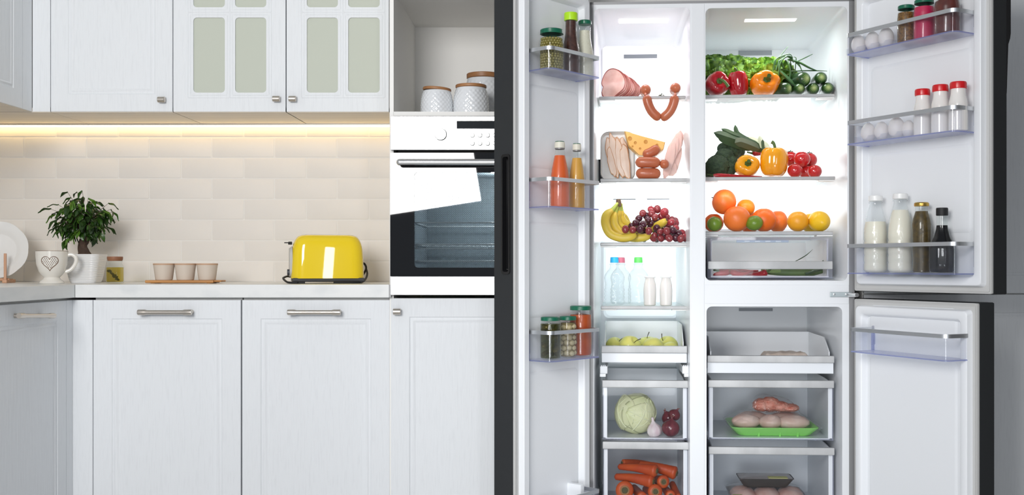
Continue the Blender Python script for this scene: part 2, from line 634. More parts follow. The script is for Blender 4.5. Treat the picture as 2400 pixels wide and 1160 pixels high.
# --- return run on the left wall
RX = -1.614
t = thing('base_cabinet', 'white painted base cabinet on the side run, facing right, under the plate', 'cabinet', (-1.9, -.5, 0), group='painted base cabinets')
rel = t.location
LF = Frame(RX, 0.0, R(90))      # local x runs into the room depth, local -y faces +X
MB().box(-2.19, RX - .021, -1.05, 0.58, 0.10, .856).obj('carcass', CARCASS, t, rel=rel)
pm = panel(-.62, -.045, 0.105, .8485)
pm.v = [LF.w(v.x, v.y, v.z) for v in pm.v]
dr = pm.obj('door', PAINT, t, rel=rel)
pm = MB().box(-.0435, 0.0, 0.0, .02, .105, .8485, .001)
pm.v = [LF.w(v.x, v.y, v.z) for v in pm.v]
pm.obj('corner_post', PAINT, t, rel=rel)
pm = panel(-1.05, -.622, 0.105, .8485)
pm.v = [LF.w(v.x, v.y, v.z) for v in pm.v]
pm.obj('door', PAINT, t, rel=rel)
bar_handle(44, 127, 740, LF, 0, dr, rel=rel, r=.0085, post=.16)
# --- worktops
xr = W0.x(912, -.02)
m = MB().box(-1.597, xr, -.02, 0.598, .857, ZCT, .002)
wt = tag(m.obj('worktop', COUNTER), 'pale marbled worktop along the tiled back wall, under the toaster', 'worktop')
MB().box(xr, xr + .006, -.0185, .598, .858, ZCT - .001).obj('end_trim', GRAYSTEEL, wt)
tag(MB().box(-2.198, -1.598, -1.05, 0.598, .857, ZCT, .002).obj('worktop', COUNTER), 'pale marbled worktop of the side run, under the white plate', 'worktop')
# --- wall cabinets
ZT = 2.30


def wall_cab_shell(t, x0, x1, rel):
    m = MB()
    m.box(x0, x0 + .016, YU + .021, .585, ZU, ZT).box(x1 - .016, x1, YU + .021, .585, ZU, ZT)
    m.box(x0 + .016, x1 - .016, YU + .021, .585, ZT - .016, ZT).box(x0 + .016, x1 - .016, .57, .585, ZU + .016, ZT - .016)
    m.obj('carcass', CARCASS, t, rel=rel)
    MB().box(x0, x1, YU + .004, .585, ZU - .001, ZU + .015).obj('underside_board', OAK_UNDER, t, rel=rel)


def wall_cab(pxa, pxb, label, glass=None, kn=None):
    x0, x1 = W0.x(pxa, YU) + .0012, W0.x(pxb, YU) - .0012
    t = thing('wall_cabinet', label, 'cabinet', ((x0 + x1) / 2, .42, ZU), group='painted wall cabinets')
    rel = t.location
    wall_cab_shell(t, x0, x1, rel)
    if not glass:
        dr = panel(x0, x1, ZU + .001, ZT, YU).obj('door', PAINT, t, rel=rel)
    else:
        m = MB()
        cols = [(W0.x(a, YU), W0.x(b, YU)) for a, b in glass]
        D = YU + 3.6
        rows = [(Z(217, D), Z(41, D)), (Z(17, D), Z(17, D) + .29)]
        rows.append((rows[1][1] + .036, ZT - .06))
        xs = [x0, (cols[0][1] + cols[1][0]) / 2, x1]
        zs = [ZU + .001, (rows[0][1] + rows[1][0]) / 2, (rows[1][1] + rows[2][0]) / 2, ZT]
        for i in range(2):
            for j in range(3):
                h = rrect(cols[i][0], cols[i][1], rows[j][0], rows[j][1], .013, 5)
                m.plate(xs[i], xs[i + 1], zs[j], zs[j + 1], h, YU, YU + .02)
                # routed moulding round each opening
                for g, (o0, o1) in enumerate(((.006, .013), (.016, .021))):
                    A = rrect(cols[i][0] - o1, cols[i][1] + o1, rows[j][0] - o1, rows[j][1] + o1, .005, 3)
                    B = rrect(cols[i][0] - o0, cols[i][1] + o0, rows[j][0] - o0, rows[j][1] + o0, .005, 3)
                    mid = [((a[0] + b[0]) / 2, (a[1] + b[1]) / 2) for a, b in zip(A, B)]
                    m.loft([[(x, YU + .0005, z) for x, z in A], [(x, YU - .0012, z) for x, z in mid], [(x, YU + .0005, z) for x, z in B]], False, False)
        dr = m.obj('door', PAINT, t, rel=rel)
        for i in range(2):
            for j in range(3):
                MB().box(cols[i][0] - .008, cols[i][1] + .008, YU + .007, YU + .0115, rows[j][0] - .008, rows[j][1] + .008).obj('pane', FROST, dr, rel=rel)
    if kn: knob(kn[0], kn[1], W0, YU, dr, rel=rel)
    return t


wall_cab(118, 405, 'white wall cabinet with a solid panelled door, above the potted tree', kn=(382, 235))
wall_cab(405.5, 670, 'white glazed wall cabinet with its knob at the right edge, beside the solid-door cabinet', [(453, 527), (551, 624)], (650, 233))
wall_cab(671, 912, 'white glazed wall cabinet with its knob at the left edge, beside the open oven niche', [(719, 792), (816, 890)], (688, 233))
t = thing('wall_cabinet', 'white wall cabinet on the side run, facing right, above the plate', 'cabinet', (-2.04, -.2, ZU), group='painted wall cabinets')
rel = t.location
UX = W0.x(75, YU)
UF = Frame(UX, YU, R(90))
x118 = W0.x(118, YU)
MB().box(UX + .001, x118 - .001, YU + .001, YU + .02, ZU + .001, ZT, .001).obj('corner_filler', PAINT, t, rel=rel)
MB().box(-2.198, UX - .021, -1.0, .585, ZU + .016, ZT).obj('carcass', CARCASS, t, rel=rel)
MB().box(-2.198, UX - .003, -1.0, YU - .001, ZU, ZU + .015).box(-2.198, x118 - .001, YU + .003, .585, ZU - .001, ZU + .015).obj('underside_board', OAK_UNDER, t, rel=rel)
for a, b in ((-.46, -.0675), (-.86, -.462)):
    pm = panel(a, b, ZU + .001, ZT)
    pm.v = [UF.w(v.x, v.y, v.z) for v in pm.v]
    pm.obj('door', PAINT, t, rel=rel)
pm = MB().box(-.066, 0.0, 0.0, .02, ZU + .001, ZT, .001)
pm.v = [UF.w(v.x, v.y, v.z) for v in pm.v]
pm.obj('corner_post', PAINT, t, rel=rel)
# --- warm light strip under the wall cabinets
LEDM = mat('warm_led_diffuser', (1, .9, .7), .5, emis=(1.0, 0.70, 0.30), es=8.5)
led = tag(MB().box(-2.19, -.558, .575, .589, 1.5035, 1.5087, .0015).obj('light_strip', LEDM), 'thin glowing warm light strip under the wall cabinets', 'light strip')
MB().box(-2.19, -.558, .566, .597, 1.5088, 1.5135).obj('profile', TRIM, led)

# ================================================================ OVEN TOWER
TX0, TX1 = -.5525, .062
t = thing('oven_cabinet', 'tall white oven housing with an open niche, between the worktop and the fridge', 'cabinet', (-.25, .3, 0))
rel = t.location
ZN = 1.4795
nx0 = W0.x(922.5, 0)
m = MB()
m.box(TX0, nx0, 0, .58, .10, ZT).box(TX1 - .016, TX1, 0, .58, .10, ZT)
m.obj('side_panel', CARCASS, t, rel=rel)
MB().box(nx0, TX1 - .016, .002, .58, ZN - .0145, ZN).obj('niche_shelf', CARCASS, t, rel=rel)
MB().box(nx0, TX1 - .016, .002, .58, 1.885, 1.90).obj('niche_top', CARCASS, t, rel=rel)
MB().box(nx0, TX1 - .016, .555, .57, ZN, 1.885).obj('niche_back', CARCASS, t, rel=rel)
MB().box(nx0, TX1 - .016, .02, .57, .845, .852).obj('oven_shelf', CARCASS, t, rel=rel)
dr = panel(W0.x(916, 0), TX1, .105, .8545, -.001, .02).obj('door', PAINT, t, rel=rel)
knob(932, 730, W0, -.001, dr, rel=rel)
MB().box(nx0, TX1 - .016, .06, .075, 0, .1).obj('plinth', PAINT, t, rel=rel)
MB().box(nx0, TX1 - .016, .002, .02, 1.902, ZT).obj('upper_door', PAINT, t, rel=rel)

ov = thing('oven', 'built-in steel and black glass oven under the niche with white jars', 'oven', (-.25, .2, .86))
rel = ov.location
ox0, ox1 = W0.x(914.5, -.02), TX1 - .004
zz = lambda py: Z(py, 3.58)
MB().plate(ox0 + .02, ox1 - .02, zz(690), zz(274), rrect(W0.x(960, 0), ox1 - .07, zz(634), zz(398), .01, 3), .021, .03).obj('body_front', MATBLACK, ov, rel=rel)
DULL = mat('dull_dark_ring', (.10, .10, .10), .9, spec=.0)
cp = MB().box(ox0, ox1, -.02, .02, zz(351.5), zz(272), .002).obj('control_panel', STEEL, ov, rel=rel)
MB().lathe([(0, 0), (.0208, 0), (.0208, .003), (.0, .003)], 32, Matrix.Translation(W0.pt(1033, 315, -.0205)) @ Matrix.Rotation(R(90), 4, 'X')).obj('knob_ring', DULL, cp, rel=rel)
MB().lathe([(.0, 0), (.0190, 0), (.0190, .006), (.0182, .007), (0, .007)], 32, Matrix.Translation(W0.pt(1033, 315, -.0205)) @ Matrix.Rotation(R(90), 4, 'X')).obj('knob', STEEL, cp, rel=rel)
MB().box(W0.x(1070, -.02), ox1 - .13, -.0212, -.018, zz(302), zz(283), .0008).obj('display', mat('oven_display', (.012, .016, .02), .5, spec=.1), cp, rel=rel)
for px in (1107, 1125, 1143, 1161, 1179):
    for py in (317, 336):
        q = Matrix.Translation(W0.pt(px, py, -.0202)) @ Matrix.Rotation(R(90), 4, 'X')
        MB().lathe([(0, 0), (.0082, 0), (.0082, .001), (0, .001)], 20, q).lathe([(0, 0), (.0068, 0), (.0068, .003), (.006, .0038), (0, .0038)], 20, q, mi=1).obj('button', [DULL, STEEL], cp, rel=rel)
# door: black glass border with a see-through dotted window
OVGLASS = mat('black_oven_glass', (.004, .004, .0045), .015, ior=1.56)
m, nt, b = newmat('dotted_oven_window')
nt.nodes.remove(b)
OVWIN = m
tr = nt.nodes.new('ShaderNodeBsdfTransparent')
tr.inputs[0].default_value = (.70, .74, .76, 1)
gl = nt.nodes.new('ShaderNodeBsdfGlossy')
gl.inputs['Roughness'].default_value = .015
fz = nt.nodes.new('ShaderNodeMath')
fz.operation = 'MULTIPLY_ADD'
fz.inputs[1].default_value = .6
fz.inputs[2].default_value = .058
lw = nt.nodes.new('ShaderNodeLayerWeight')
p5 = nt.nodes.new('ShaderNodeMath')
p5.operation = 'POWER'
p5.inputs[1].default_value = 5
nt.links.new(lw.outputs['Facing'], p5.inputs[0])
nt.links.new(p5.outputs[0], fz.inputs[0])
dk = nt.nodes.new('ShaderNodeBsdfDiffuse')
dk.inputs[0].default_value = (.01, .012, .015, 1)
tc = nt.nodes.new('ShaderNodeTexCoord')
mp = nt.nodes.new('ShaderNodeMapping')
mp.inputs['Rotation'].default_value = (0, R(45), 0)
mp.inputs['Scale'].default_value = (1 / .0044, 1, 1 / .0044)
vm = nt.nodes.new('ShaderNodeVectorMath')
vm.operation = 'FRACTION'
vs = nt.nodes.new('ShaderNodeVectorMath')
vs.operation = 'SUBTRACT'
vs.inputs[1].default_value = (.5, .5, .5)
vk = nt.nodes.new('ShaderNodeVectorMath')
vk.operation = 'MULTIPLY'
vk.inputs[1].default_value = (1, 0, 1)
vl = nt.nodes.new('ShaderNodeVectorMath')
vl.operation = 'LENGTH'
lt = nt.nodes.new('ShaderNodeMath')
lt.operation = 'LESS_THAN'
lt.inputs[1].default_value = .24
L = nt.links.new
L(tc.outputs['Object'], mp.inputs[0]); L(mp.outputs[0], vm.inputs[0]); L(vm.outputs[0], vs.inputs[0]); L(vs.outputs[0], vk.inputs[0]); L(vk.outputs[0], vl.inputs[0]); L(vl.outputs['Value'], lt.inputs[0])
mx = nt.nodes.new('ShaderNodeMixShader')
L(lt.outputs[0], mx.inputs[0]); L(tr.outputs[0], mx.inputs[1]); L(dk.outputs[0], mx.inputs[2])
m2 = nt.nodes.new('ShaderNodeMixShader')
L(fz.outputs[0], m2.inputs[0]); L(mx.outputs[0], m2.inputs[1]); L(gl.outputs[0], m2.inputs[2])
L(m2.outputs[0], nt.nodes['Material Output'].inputs[0])
wx0, wx1 = W0.x(971, -.02), ox1 - .082
h = rrect(wx0, wx1, zz(627), zz(404), .012, 6)
od = MB().plate(ox0, ox1, zz(647.5), zz(358), h, -.02, .0).obj('oven_door', OVGLASS, ov, rel=rel, sharp=20)
MB().box(wx0 - .004, wx1 + .004, -.0185, -.0165, zz(627) - .004, zz(404) + .004).obj('window_glass', OVWIN, od, rel=rel)
MB().box(ox0, ox1, -.0205, .0, zz(691.5), zz(648), .0015).obj('lower_trim', STEEL, od, rel=rel)
MB().link([W0.pt(929, 380, -.062), W0.pt(1100, 380, -.062), W0.pt(1322, 380, -.062)], .0105, 18).obj('door_handle', STEEL, od, rel=rel)
for px in (940, 1312):
    p = W0.pt(px, 381, -.02)
    MB().tube([p, p + Vector((0, -.04, 0))], .006, 12).obj('handle_post', STEEL, od, rel=rel)
cav = mat('blue_grey_enamel', (.33, .38, .41), .45)
cx0, cx1, cz0, cz1 = wx0 - .012, wx1 + .012, zz(640), zz(392)
m = MB()
m.box(cx0 - .01, cx0, .001, .45, cz0, cz1).box(cx1, cx1 + .01, .001, .45, cz0, cz1).box(cx0, cx1, .001, .45, cz1, cz1 + .006).box(cx0, cx1, .001, .45, cz0 - .008, cz0).box(cx0, cx1, .44, .45, cz0, cz1)
m.obj('cavity', cav, ov, rel=rel)
for py, dz in ((520, 0), (572, 0), (612, 0)):
    z = zz(py)
    m = MB()
    m.tube([(cx0 + .006, .04, z), (cx1 - .006, .04, z)], .0026, 8).tube([(cx0 + .006, .40, z), (cx1 - .006, .40, z)], .0026, 8)
    m.tube([(cx0 + .006, .04, z), (cx0 + .006, .40, z)], .0022, 8).tube([(cx1 - .006, .04, z), (cx1 - .006, .40, z)], .0022, 8)
    if py == 572:
        m.tube(catmull([(cx0 + .012, .035, z), (cx0 + .014, .035, z - .011), (cx0 + .03, .035, z - .014), (cx1 - .03, .035, z - .014), (cx1 - .014, .035, z - .011), (cx1 - .012, .035, z)], 4), .0022, 8)
        for k in range(1, 16):
            x = cx0 + (cx1 - cx0) * k / 16
            m.tube([(x, .04, z), (x, .40, z)], .0013, 6)
    m.obj('oven_rack', mat('rack_chrome', (.88, .89, .89), .35, .3), ov, rel=rel)
ol = bpy.data.lights.new('oven_lamp', 'POINT')
ol.energy, ol.color, ol.shadow_soft_size = 2.4, (.97, 1, 1), .03
olo = bpy.data.objects.new('oven_lamp', ol)
C.objects.link(olo)
olo.location = (-.2, .2, cz1 - .05)

# --- tall cabinet at the right of the fridge
t = thing('tall_cabinet', 'tall painted cabinet standing in shade to the right of the fridge', 'cabinet', (1.34, .3, 0))
rel = t.location
cx0_, cx1_ = 1.035, 1.66
MB().box(cx0_, cx1_, .021, .58, .1, ZT).obj('carcass', CARCASS, t, rel=rel)
panel(cx0_ + .001, cx1_ - .001, Z(687.5, 3.6), ZT, 0, .02, .06).obj('door', PAINT, t, rel=rel)
panel(cx0_ + .001, cx1_ - .001, .105, Z(690, 3.6), 0, .02, .06).obj('door', PAINT, t, rel=rel)
MB().box(cx0_, cx1_, .06, .075, 0, .1).obj('plinth', PAINT, t, rel=rel)

# ================================================================ THINGS ON THE LEFT WORKTOP AND IN THE NICHE
# --- serving plate on a wooden stand
CREAM = mat('cream_glaze', (.80, .775, .72), .18, coat=.6)
PLATEW = mat('white_glaze', (.80, .795, .78), .15, coat=.6)
p = W0.at(-4, .38, ZCT)
s = W0.sc(0, .38)
t = thing('plate', 'scalloped white plate leaning upright on a wooden stand by the mug', 'plate', (p.x, .38, ZCT + .012), R(15))
r0 = 68 / s
def plate_fn(a, r, z):
    k = 1 + .018 * (abs(math.sin(4 * a)) - .5) * (r / r0) ** 3
    return (r * k * math.cos(a), r * k * math.sin(a), z)
M = Matrix.Translation((0, .0, r0 * .985)) @ Matrix.Rotation(R(90 - 12), 4, 'X')
MB().lathe([(0, .0), (r0 * .58, 0), (r0 * .63, .003), (r0 * .70, .012), (r0 * .8, .0165), (r0 * .93, .0195), (r0, .0215), (r0 * .995, .0240), (r0 * .93, .0225), (r0 * .8, .020), (r0 * .69, .0155), (r0 * .60, .0055), (r0 * .57, .004), (0, .004)], 96, M, fn=plate_fn).obj('dish', PLATEW, t)
st = thing('plate_stand', 'small wooden stand holding the white plate', 'plate stand', (p.x, .36, ZCT), R(15))
for sx in (-1, 1):
    x = sx * 27 / s
    m = MB()
    m.box(x - .0045, x + .0045, -.051, -.042, .004, .108, .0015).obj('post', BEECH, st)
    MB().box(x - .008, x + .008, -.06, .085, 0.0, .012, .002).obj('rail', BEECH, st)
MB().tube([(-30 / s, .05, .010), (27 / s + .006, .05, .010)], .0042, 12).obj('dowel', BEECH, st)
MB().tube([(-30 / s, -.03, .012), (27 / s + .010, -.03, .012)], .0055, 12).obj('dowel', BEECH, st)

# --- footed mug with a dotted heart
p = W0.at(121.5, .22, ZCT)
s = W0.sc(121, .22)
t = thing('mug', 'cream footed mug with a dotted heart, in front of the white pot', 'mug', p, R(17))
u = 1 / s
prof = [(0, .003), (20 * u, .003), (26 * u, 0), (27.5 * u, 1 * u), (26 * u, 5 * u), (19 * u, 10 * u), (17 * u, 14 * u), (22 * u, 19 * u), (29 * u, 29 * u), (33 * u, 44 * u), (34.5 * u, 60 * u), (35 * u, 75 * u), (35.2 * u, 76 * u), (34 * u, 76 * u), (33 * u, 74 * u), (32.3 * u, 58 * u), (30 * u, 40 * u), (24 * u, 27 * u), (12 * u, 20 * u), (0, 19 * u)]
MB().lathe(prof, 48).obj('cup', CREAM, t)
MB().tube(catmull([(33 * u, 0, 66 * u), (42 * u, 0, 68 * u), (50 * u, 0, 63 * u), (52.5 * u, 0, 54 * u), (49 * u, 0, 43 * u), (40 * u, 0, 32 * u), (29 * u, 0, 27 * u)], 6), 2.5 * u, 12, flat=1.7).obj('handle', CREAM, t)
RUST = mat('brown_glaze_line', (.16, .085, .045), .3)
MB().tube([(34.8 * u * math.cos(k * PI / 24), 34.8 * u * math.sin(k * PI / 24), 75.9 * u) for k in range(49)], .0009, 6).obj('rim_line', RUST, t)
hp = []
for k in range(40):
    a = 2 * PI * k / 40
    hx = 16 * math.sin(a) ** 3
    hz = 13 * math.cos(a) - 5 * math.cos(2 * a) - 2 * math.cos(3 * a) - math.cos(4 * a)
    hp.append((hx * 1.12 * u, hz * 1.15 * u + 49 * u))
def cupr(z):
    prs = [(19 * u, 22 * u), (29 * u, 29 * u), (44 * u, 33 * u), (60 * u, 34.5 * u), (75 * u, 35 * u)]
    for (a, ra), (b, rb) in zip(prs, prs[1:]):
        if a <= z <= b: return ra + (rb - ra) * (z - a) / (b - a)
    return 30 * u
def on_cup(x, z, e): 
    r = cupr(z) + e
    return Vector((x, -math.sqrt(max(1e-9, r * r - x * x)), z))
hpts = [on_cup(x, z, .0004) for x, z in hp]
MB().tube(hpts + [hpts[0]], .0012, 6).obj('heart_outline', RUST, t)
m = MB()
n_ = len(hp)
m.loft([[on_cup(x * k, (z - 49 * u) * k + 49 * u, .0009) for x, z in hp] for k in (.93, .6, .3, .04)], False, True)
m.obj('heart_relief', CREAM, t)
m = MB()
for i in range(-4, 5):
    for j in range(-5, 6):
        x, z = (i + .5 * (j % 2)) * 4.2 * u, j * 3.5 * u + 48 * u
        inside = False
        for (ax, az), (bx, bz) in zip(hp, hp[1:] + hp[:1]):
            if (az > z) != (bz > z) and x < (bx - ax) * (z - az) / (bz - az) + ax: inside = not inside
        mind = min((x - a) ** 2 + (z - b) ** 2 for a, b in hp)
        if inside and mind > (2.6 * u) ** 2:
            m.ball(on_cup(x, z, .0011), .0016, .0007, .0016, 8, 6)
tag(m.obj('heart_dots', RUST, t), kind='stuff')

# --- ficus in a ribbed white pot
p = W0.at(201, .36, ZCT)
s = W0.sc(203, .36)
u = 1 / s
t = thing('potted_tree', 'small bushy green tree in a ribbed white square pot by the tiles', 'potted plant', p)
POT = mat('white_ribbed_pot', (.80, .80, .80), .28)
rings = []
for k in range(120):
    f = k / 119
    z = f * 67 * u
    hw = (28 + 13.5 * f ** .6) * u + (.00042 * math.sin(f * 17 * 2 * PI) if 2 < k < 116 else 0)
    rings.append([(x, y * .85, z + .0012 * math.sin(4 * x / hw + 5 * y / hw + 2.2 + 9 * f) * (1 if 4 < k < 114 else 0)) for x, y in rrect(-hw, hw, -hw, hw, hw * .45, 8)])
hw = 38 * u
rings.append([(x, y * .85, 66.5 * u) for x, y in rrect(-hw, hw, -hw, hw, hw * .45, 8)])
rings.append([(x * .97, y * .82, 55 * u) for x, y in rrect(-hw, hw, -hw, hw, hw * .45, 8)])
MB().loft(rings, True, False).obj('pot', POT, t, sharp=70)
MB().loft([[(x * .97, y * .83, 60 * u) for x, y in rrect(-hw, hw, -hw, hw, hw * .45, 8)]], False, True).obj('soil', mat('soil', (.045, .028, .018), .95, bump=(90, 1)), t)
BARK = mat('bark', (.10, .060, .040), .85, bump=(60, .8), var=(30, (.055, .032, .022)), bdist=.006)
m = MB()
m.tube(catmull([(-8 * u, 0, 58 * u), (-14 * u, 2 * u, 66 * u), (-9 * u, 0, 72 * u)], 6), [6 * u, 5 * u, 7 * u], 12)
m.tube(catmull([(-2 * u, 0, 57 * u), (-4 * u, 0, 72 * u), (-7 * u, 0, 88 * u), (-3 * u, 0, 105 * u), (-8 * u, 0, 122 * u)], 6), [17 * u, 12 * u, 10 * u, 11 * u, 8 * u], 14, fn=lambda q, a: 1 + .12 * math.sin(3 * a + 9 * q))
m.tube(catmull([(8 * u, 0, 58 * u), (10 * u, 0, 64 * u), (2 * u, 0, 76 * u)], 6), [5 * u, 5 * u, 4 * u], 10)
m.obj('trunk', BARK, t)
LEAFS = [mat('dark_leaf', (.014, .040, .006), .35, spec=.5, var=(40, (.024, .062, .009))), mat('mid_leaf', (.030, .085, .010), .35, var=(40, (.045, .115, .014))), mat('bright_leaf', (.085, .19, .018), .4)]
def leaf_mesh(name, mtl):
    m = MB()
    def fn(a, b):
        w_ = .0092 * math.sin(PI * min(1, a * 1.02)) ** .8 * (1 - .35 * a)
        v = (b - .5) * 2
        return (v * w_, a * .033, .003 * abs(v) + -.010 * a * a - .0015 * math.sin(a * 9))
    m.grid(fn, 6, 2)
    o = m.obj(name, mtl, None)
    return o
twigs, leaves_at = MB(), []
rl = random.Random(5)
tips = []
for k in range(50):
    a = rl.uniform(0, 2 * PI)
    el = rl.uniform(-.95, 1.3)
    cx_, cz_ = -26, 146
    rx, rz = 72, 56
    e = Vector((math.cos(a) * math.cos(el) * rx * rl.uniform(.62, 1.0) + cx_ * .5, math.sin(a) * math.cos(el) * 60 * rl.uniform(.6, 1.0), cz_ + math.sin(el) * rz * rl.uniform(.75, 1.0)))
    tips.append(e)
tips += [Vector((-76, -10, 172)), Vector((-70, 0, 160)), Vector((60, -5, 172)), Vector((-42, 0, 212)), Vector((-22, 5, 213)), Vector((-8, 0, 216)), Vector((50, 5, 186)), Vector((62, 0, 166)), Vector((-50, -20, 140)), Vector((40, -20, 130))]
for e in tips:
    b0 = Vector((-7, 0, 112 + rl.uniform(-4, 10)))
    mid = b0.lerp(e, .5) + Vector((rl.uniform(-5, 5), rl.uniform(-5, 5), 10))
    path = [q * u for q in catmull([b0, mid, e], 5)]
    twigs.tube(path, [.0018, .0010, .0006], 5)
    n = 5
    for j in range(n):
        f = .42 + .58 * j / (n - 1)
        q = Vector(path[min(len(path) - 1, int(f * (len(path) - 1)))])
        d = (e - b0).normalized()
        yaw = math.atan2(d.y, d.x) - PI / 2 + rl.uniform(-1.1, 1.1)
        leaves_at.append((q, yaw, rl.uniform(-1.0, .1) - (.35 if q.z < 150 * u else 0), rl.uniform(.95, 1.45)))
twigs.obj('branches', BARK, t)
lm = [leaf_mesh('leaf', x) for x in LEAFS]
for i, (q, yaw, pit, sc_) in enumerate(leaves_at[:296]):
    o = lm[0] if i == 0 else (lm[1] if i == 1 else (lm[2] if i == 2 else lm[rl.choice((0, 0, 0, 0, 1, 1, 1, 2))].copy()))
    if i > 2: C.objects.link(o)
    o.parent = t
    o.location = q
    o.rotation_euler = (pit, rl.uniform(-.5, .5), yaw)
    o.scale = (sc_, sc_, sc_)

# --- oil jar with herbs
p = W0.at(269.5, .30, ZCT)
s = W0.sc(269, .30)
u = 1 / s
t = thing('oil_jar', 'small square glass jar of yellow oil and herbs with a wooden lid', 'jar', p)
def sq(a, r, z):
    k = 1 / max(abs(math.cos(a)), abs(math.sin(a))) if z < 45 * u else 1
    k = min(k, 1.17)
    return (r * k * math.cos(a), r * k * math.sin(a), z)
MB().lathe([(0, 0), (16 * u, 0), (17.5 * u, 2 * u), (17.5 * u, 38 * u), (16 * u, 42 * u), (15 * u, 46 * u), (16.5 * u, 50 * u), (16.5 * u, 54 * u)], 40, fn=sq).obj('glass', GLASS, t)
OIL = clear('golden_oil', (.90, .80, .34), .10, (.75, .62, .16), rim=.3, rimcol=(.5, .40, .08))
MB().lathe([(0, 3 * u), (15 * u, 3 * u), (16.4 * u, 5 * u), (16.4 * u, 37 * u), (0, 37 * u)], 40, fn=sq).obj('oil', OIL, t)
m = MB()
rl = random.Random(3)
for k in range(16):
    f = k / 15
    c = Vector(((-11 + 22 * f) * u, -10 * u + rl.uniform(-2, 2) * u, (28 - 20 * f + rl.uniform(-2, 4)) * u))
    m.ball(c, 4.2 * u, 1.5 * u, 2.4 * u, 8, 6, M=Matrix.Rotation(rl.uniform(-1, 1), 3, 'Y'))
m.obj('herb_sprig', mat('dark_herb', (.025, .032, .018), .7), t)
MB().lathe([(0, 52 * u), (16 * u, 52 * u), (17.5 * u, 56 * u), (17.8 * u, 60 * u), (17.5 * u, 62 * u), (0, 62.5 * u)], 32).obj('lid', mat('cork_brown_wood', (.30, .125, .06), .55, var=(30, (.24, .10, .05))), t)

# --- three cups on a tray
D_ = .27
s = W0.sc(435, D_)
u = 1 / s
p = W0.at(436, D_, ZCT)
t = thing('serving_tray', 'small bamboo serving tray under three beige cups', 'tray', p)
MB().box(-87 * u, 72 * u, -.040, .040, .0015, .0115, .003).obj('board', BAMBOO, t)
MB().box(72 * u - .003, 88 * u, -.028, .028, .005, .0115, .0025).obj('handle', BAMBOO, t)
for sx in (-70 * u, 60 * u):
    MB().box(sx - .007, sx + .007, -.034, .034, 0, .0025, .001).obj('foot', BAMBOO, t)
CUPM = mat('beige_stoneware', (.66, .575, .49), .55)
CUPL = mat('light_wood_lid', (.56, .36, .24), .5)
for px, lab in ((384.5, 'beige cup with a wooden lid at the plant end of the tray'), (434.5, 'beige cup with a wooden lid in the middle of the tray'), (485.5, 'beige cup with a wooden lid at the toaster end of the tray')):
    q = W0.at(px, D_, ZCT + .0118)
    c = thing('cup', lab, 'cup', q, group='cups on the bamboo tray')
    MB().lathe([(0, 0), (18.5 * u, 0), (19.5 * u, 1.2 * u), (24 * u, 35 * u), (22.5 * u, 35 * u), (18 * u, 4 * u), (0, 4 * u)], 36).obj('bowl', CUPM, c)
    MB().lathe([(0, 35 * u), (24 * u, 35 * u), (24.6 * u, 36 * u), (24.6 * u, 38 * u), (24 * u, 38.8 * u), (0, 38.8 * u)], 36).obj('lid', CUPL, c)

# --- toaster
D_ = .26
s = W0.sc(765, D_)
u = 1 / s
p = W0.at(767, D_, ZCT)
t = thing('toaster', 'glossy yellow toaster on the worktop beside the oven', 'toaster', p, R(16))
YEL = mat('yellow_enamel', (.90, .655, .004), .25, coat=1.0, coat_ior=1.62, spec=.1)
rings = []
for k in range(30):
    f = k / 29
    z = (12 + 100.5 * f) * u
    L_ = 84 - 2.5 * f - 3 * f * f
    if f > .60:
        q = (f - .60) / .40
        L_ = L_ - 19 * (1 - math.sqrt(max(0, 1 - q ** 2.1)))
    W_ = 52 - 5 * f * f
    if f > .75:
        q = (f - .75) / .25
        W_ = W_ - 17 * (1 - math.sqrt(max(0, 1 - q ** 2.2)))
    rings.append([(x * u, y * u, z) for x, y in rrect(-L_, L_ - (1.2 if f < .7 else 1.2), -W_, W_, min(30, W_ * .58), 8)])
MB().loft(rings).obj('body', YEL, t, sharp=60)
MB().box(-81 * u, 82 * u, -49 * u, 49 * u, 4 * u, 13 * u, .004).obj('base', mat('dark_grey_plastic', (.035, .036, .04), .5), t)
for sx in (-66, 64):
    for sy in (-36, 36):
        MB().box((sx - 13) * u, (sx + 13) * u, (sy - 10) * u, (sy + 10) * u, 0, 6 * u, .002).obj('foot', MATBLACK, t)
MB().loft([[(-86.5 * u, y * u, z * u) for y, z in rrect(-30, 30, 16, 82, 14, 5)], [(-83 * u + .004, y * u, z * u) for y, z in rrect(-32, 32, 14, 86, 14, 5)]]).obj('end_plate', mat('grey_end_plate', (.50, .49, .47), .4), t)
m = MB().box(-89 * u, -80 * u, -4 * u, 4 * u, 90 * u, 97 * u, .002).box(-98 * u, -87 * u, -9 * u, 9 * u, 93.5 * u, 95.5 * u, .0015)
m.obj('lever', MATBLACK, t)
MB().lathe([(0, 0), (7.5 * u, 0), (7 * u, 7 * u), (0, 7.5 * u)], 20, Matrix.Translation((-84.5 * u, -10 * u, 26 * u)) @ Matrix.Rotation(R(-90), 4, 'Y')).obj('dial', mat('slate_dial', (.05, .055, .065), .4), t)
for y in (-15, 15):
    MB().box(-52 * u, 50 * u, (y - 7) * u, (y + 7) * u, 111.9 * u, 112.8 * u).obj('slot', MATBLACK, t)
MB().tube([q * u for q in catmull([(-70, 45, 9), (-86, 40, 16), (-97, 20, 14), (-100, -5, 11), (-93, -35, 4), (-84, -48, 2.6), (-70, -54, 2.6)], 8)], 2.4 * u, 8).obj('cord', MATBLACK, t)
MB().tube([q * u for q in catmull([(80, 46, 8), (90, 40, 24), (94, 35, 36), (90, 40, 46), (81, 46, 48)], 8)], 2.6 * u, 8).obj('cord', MATBLACK, t)
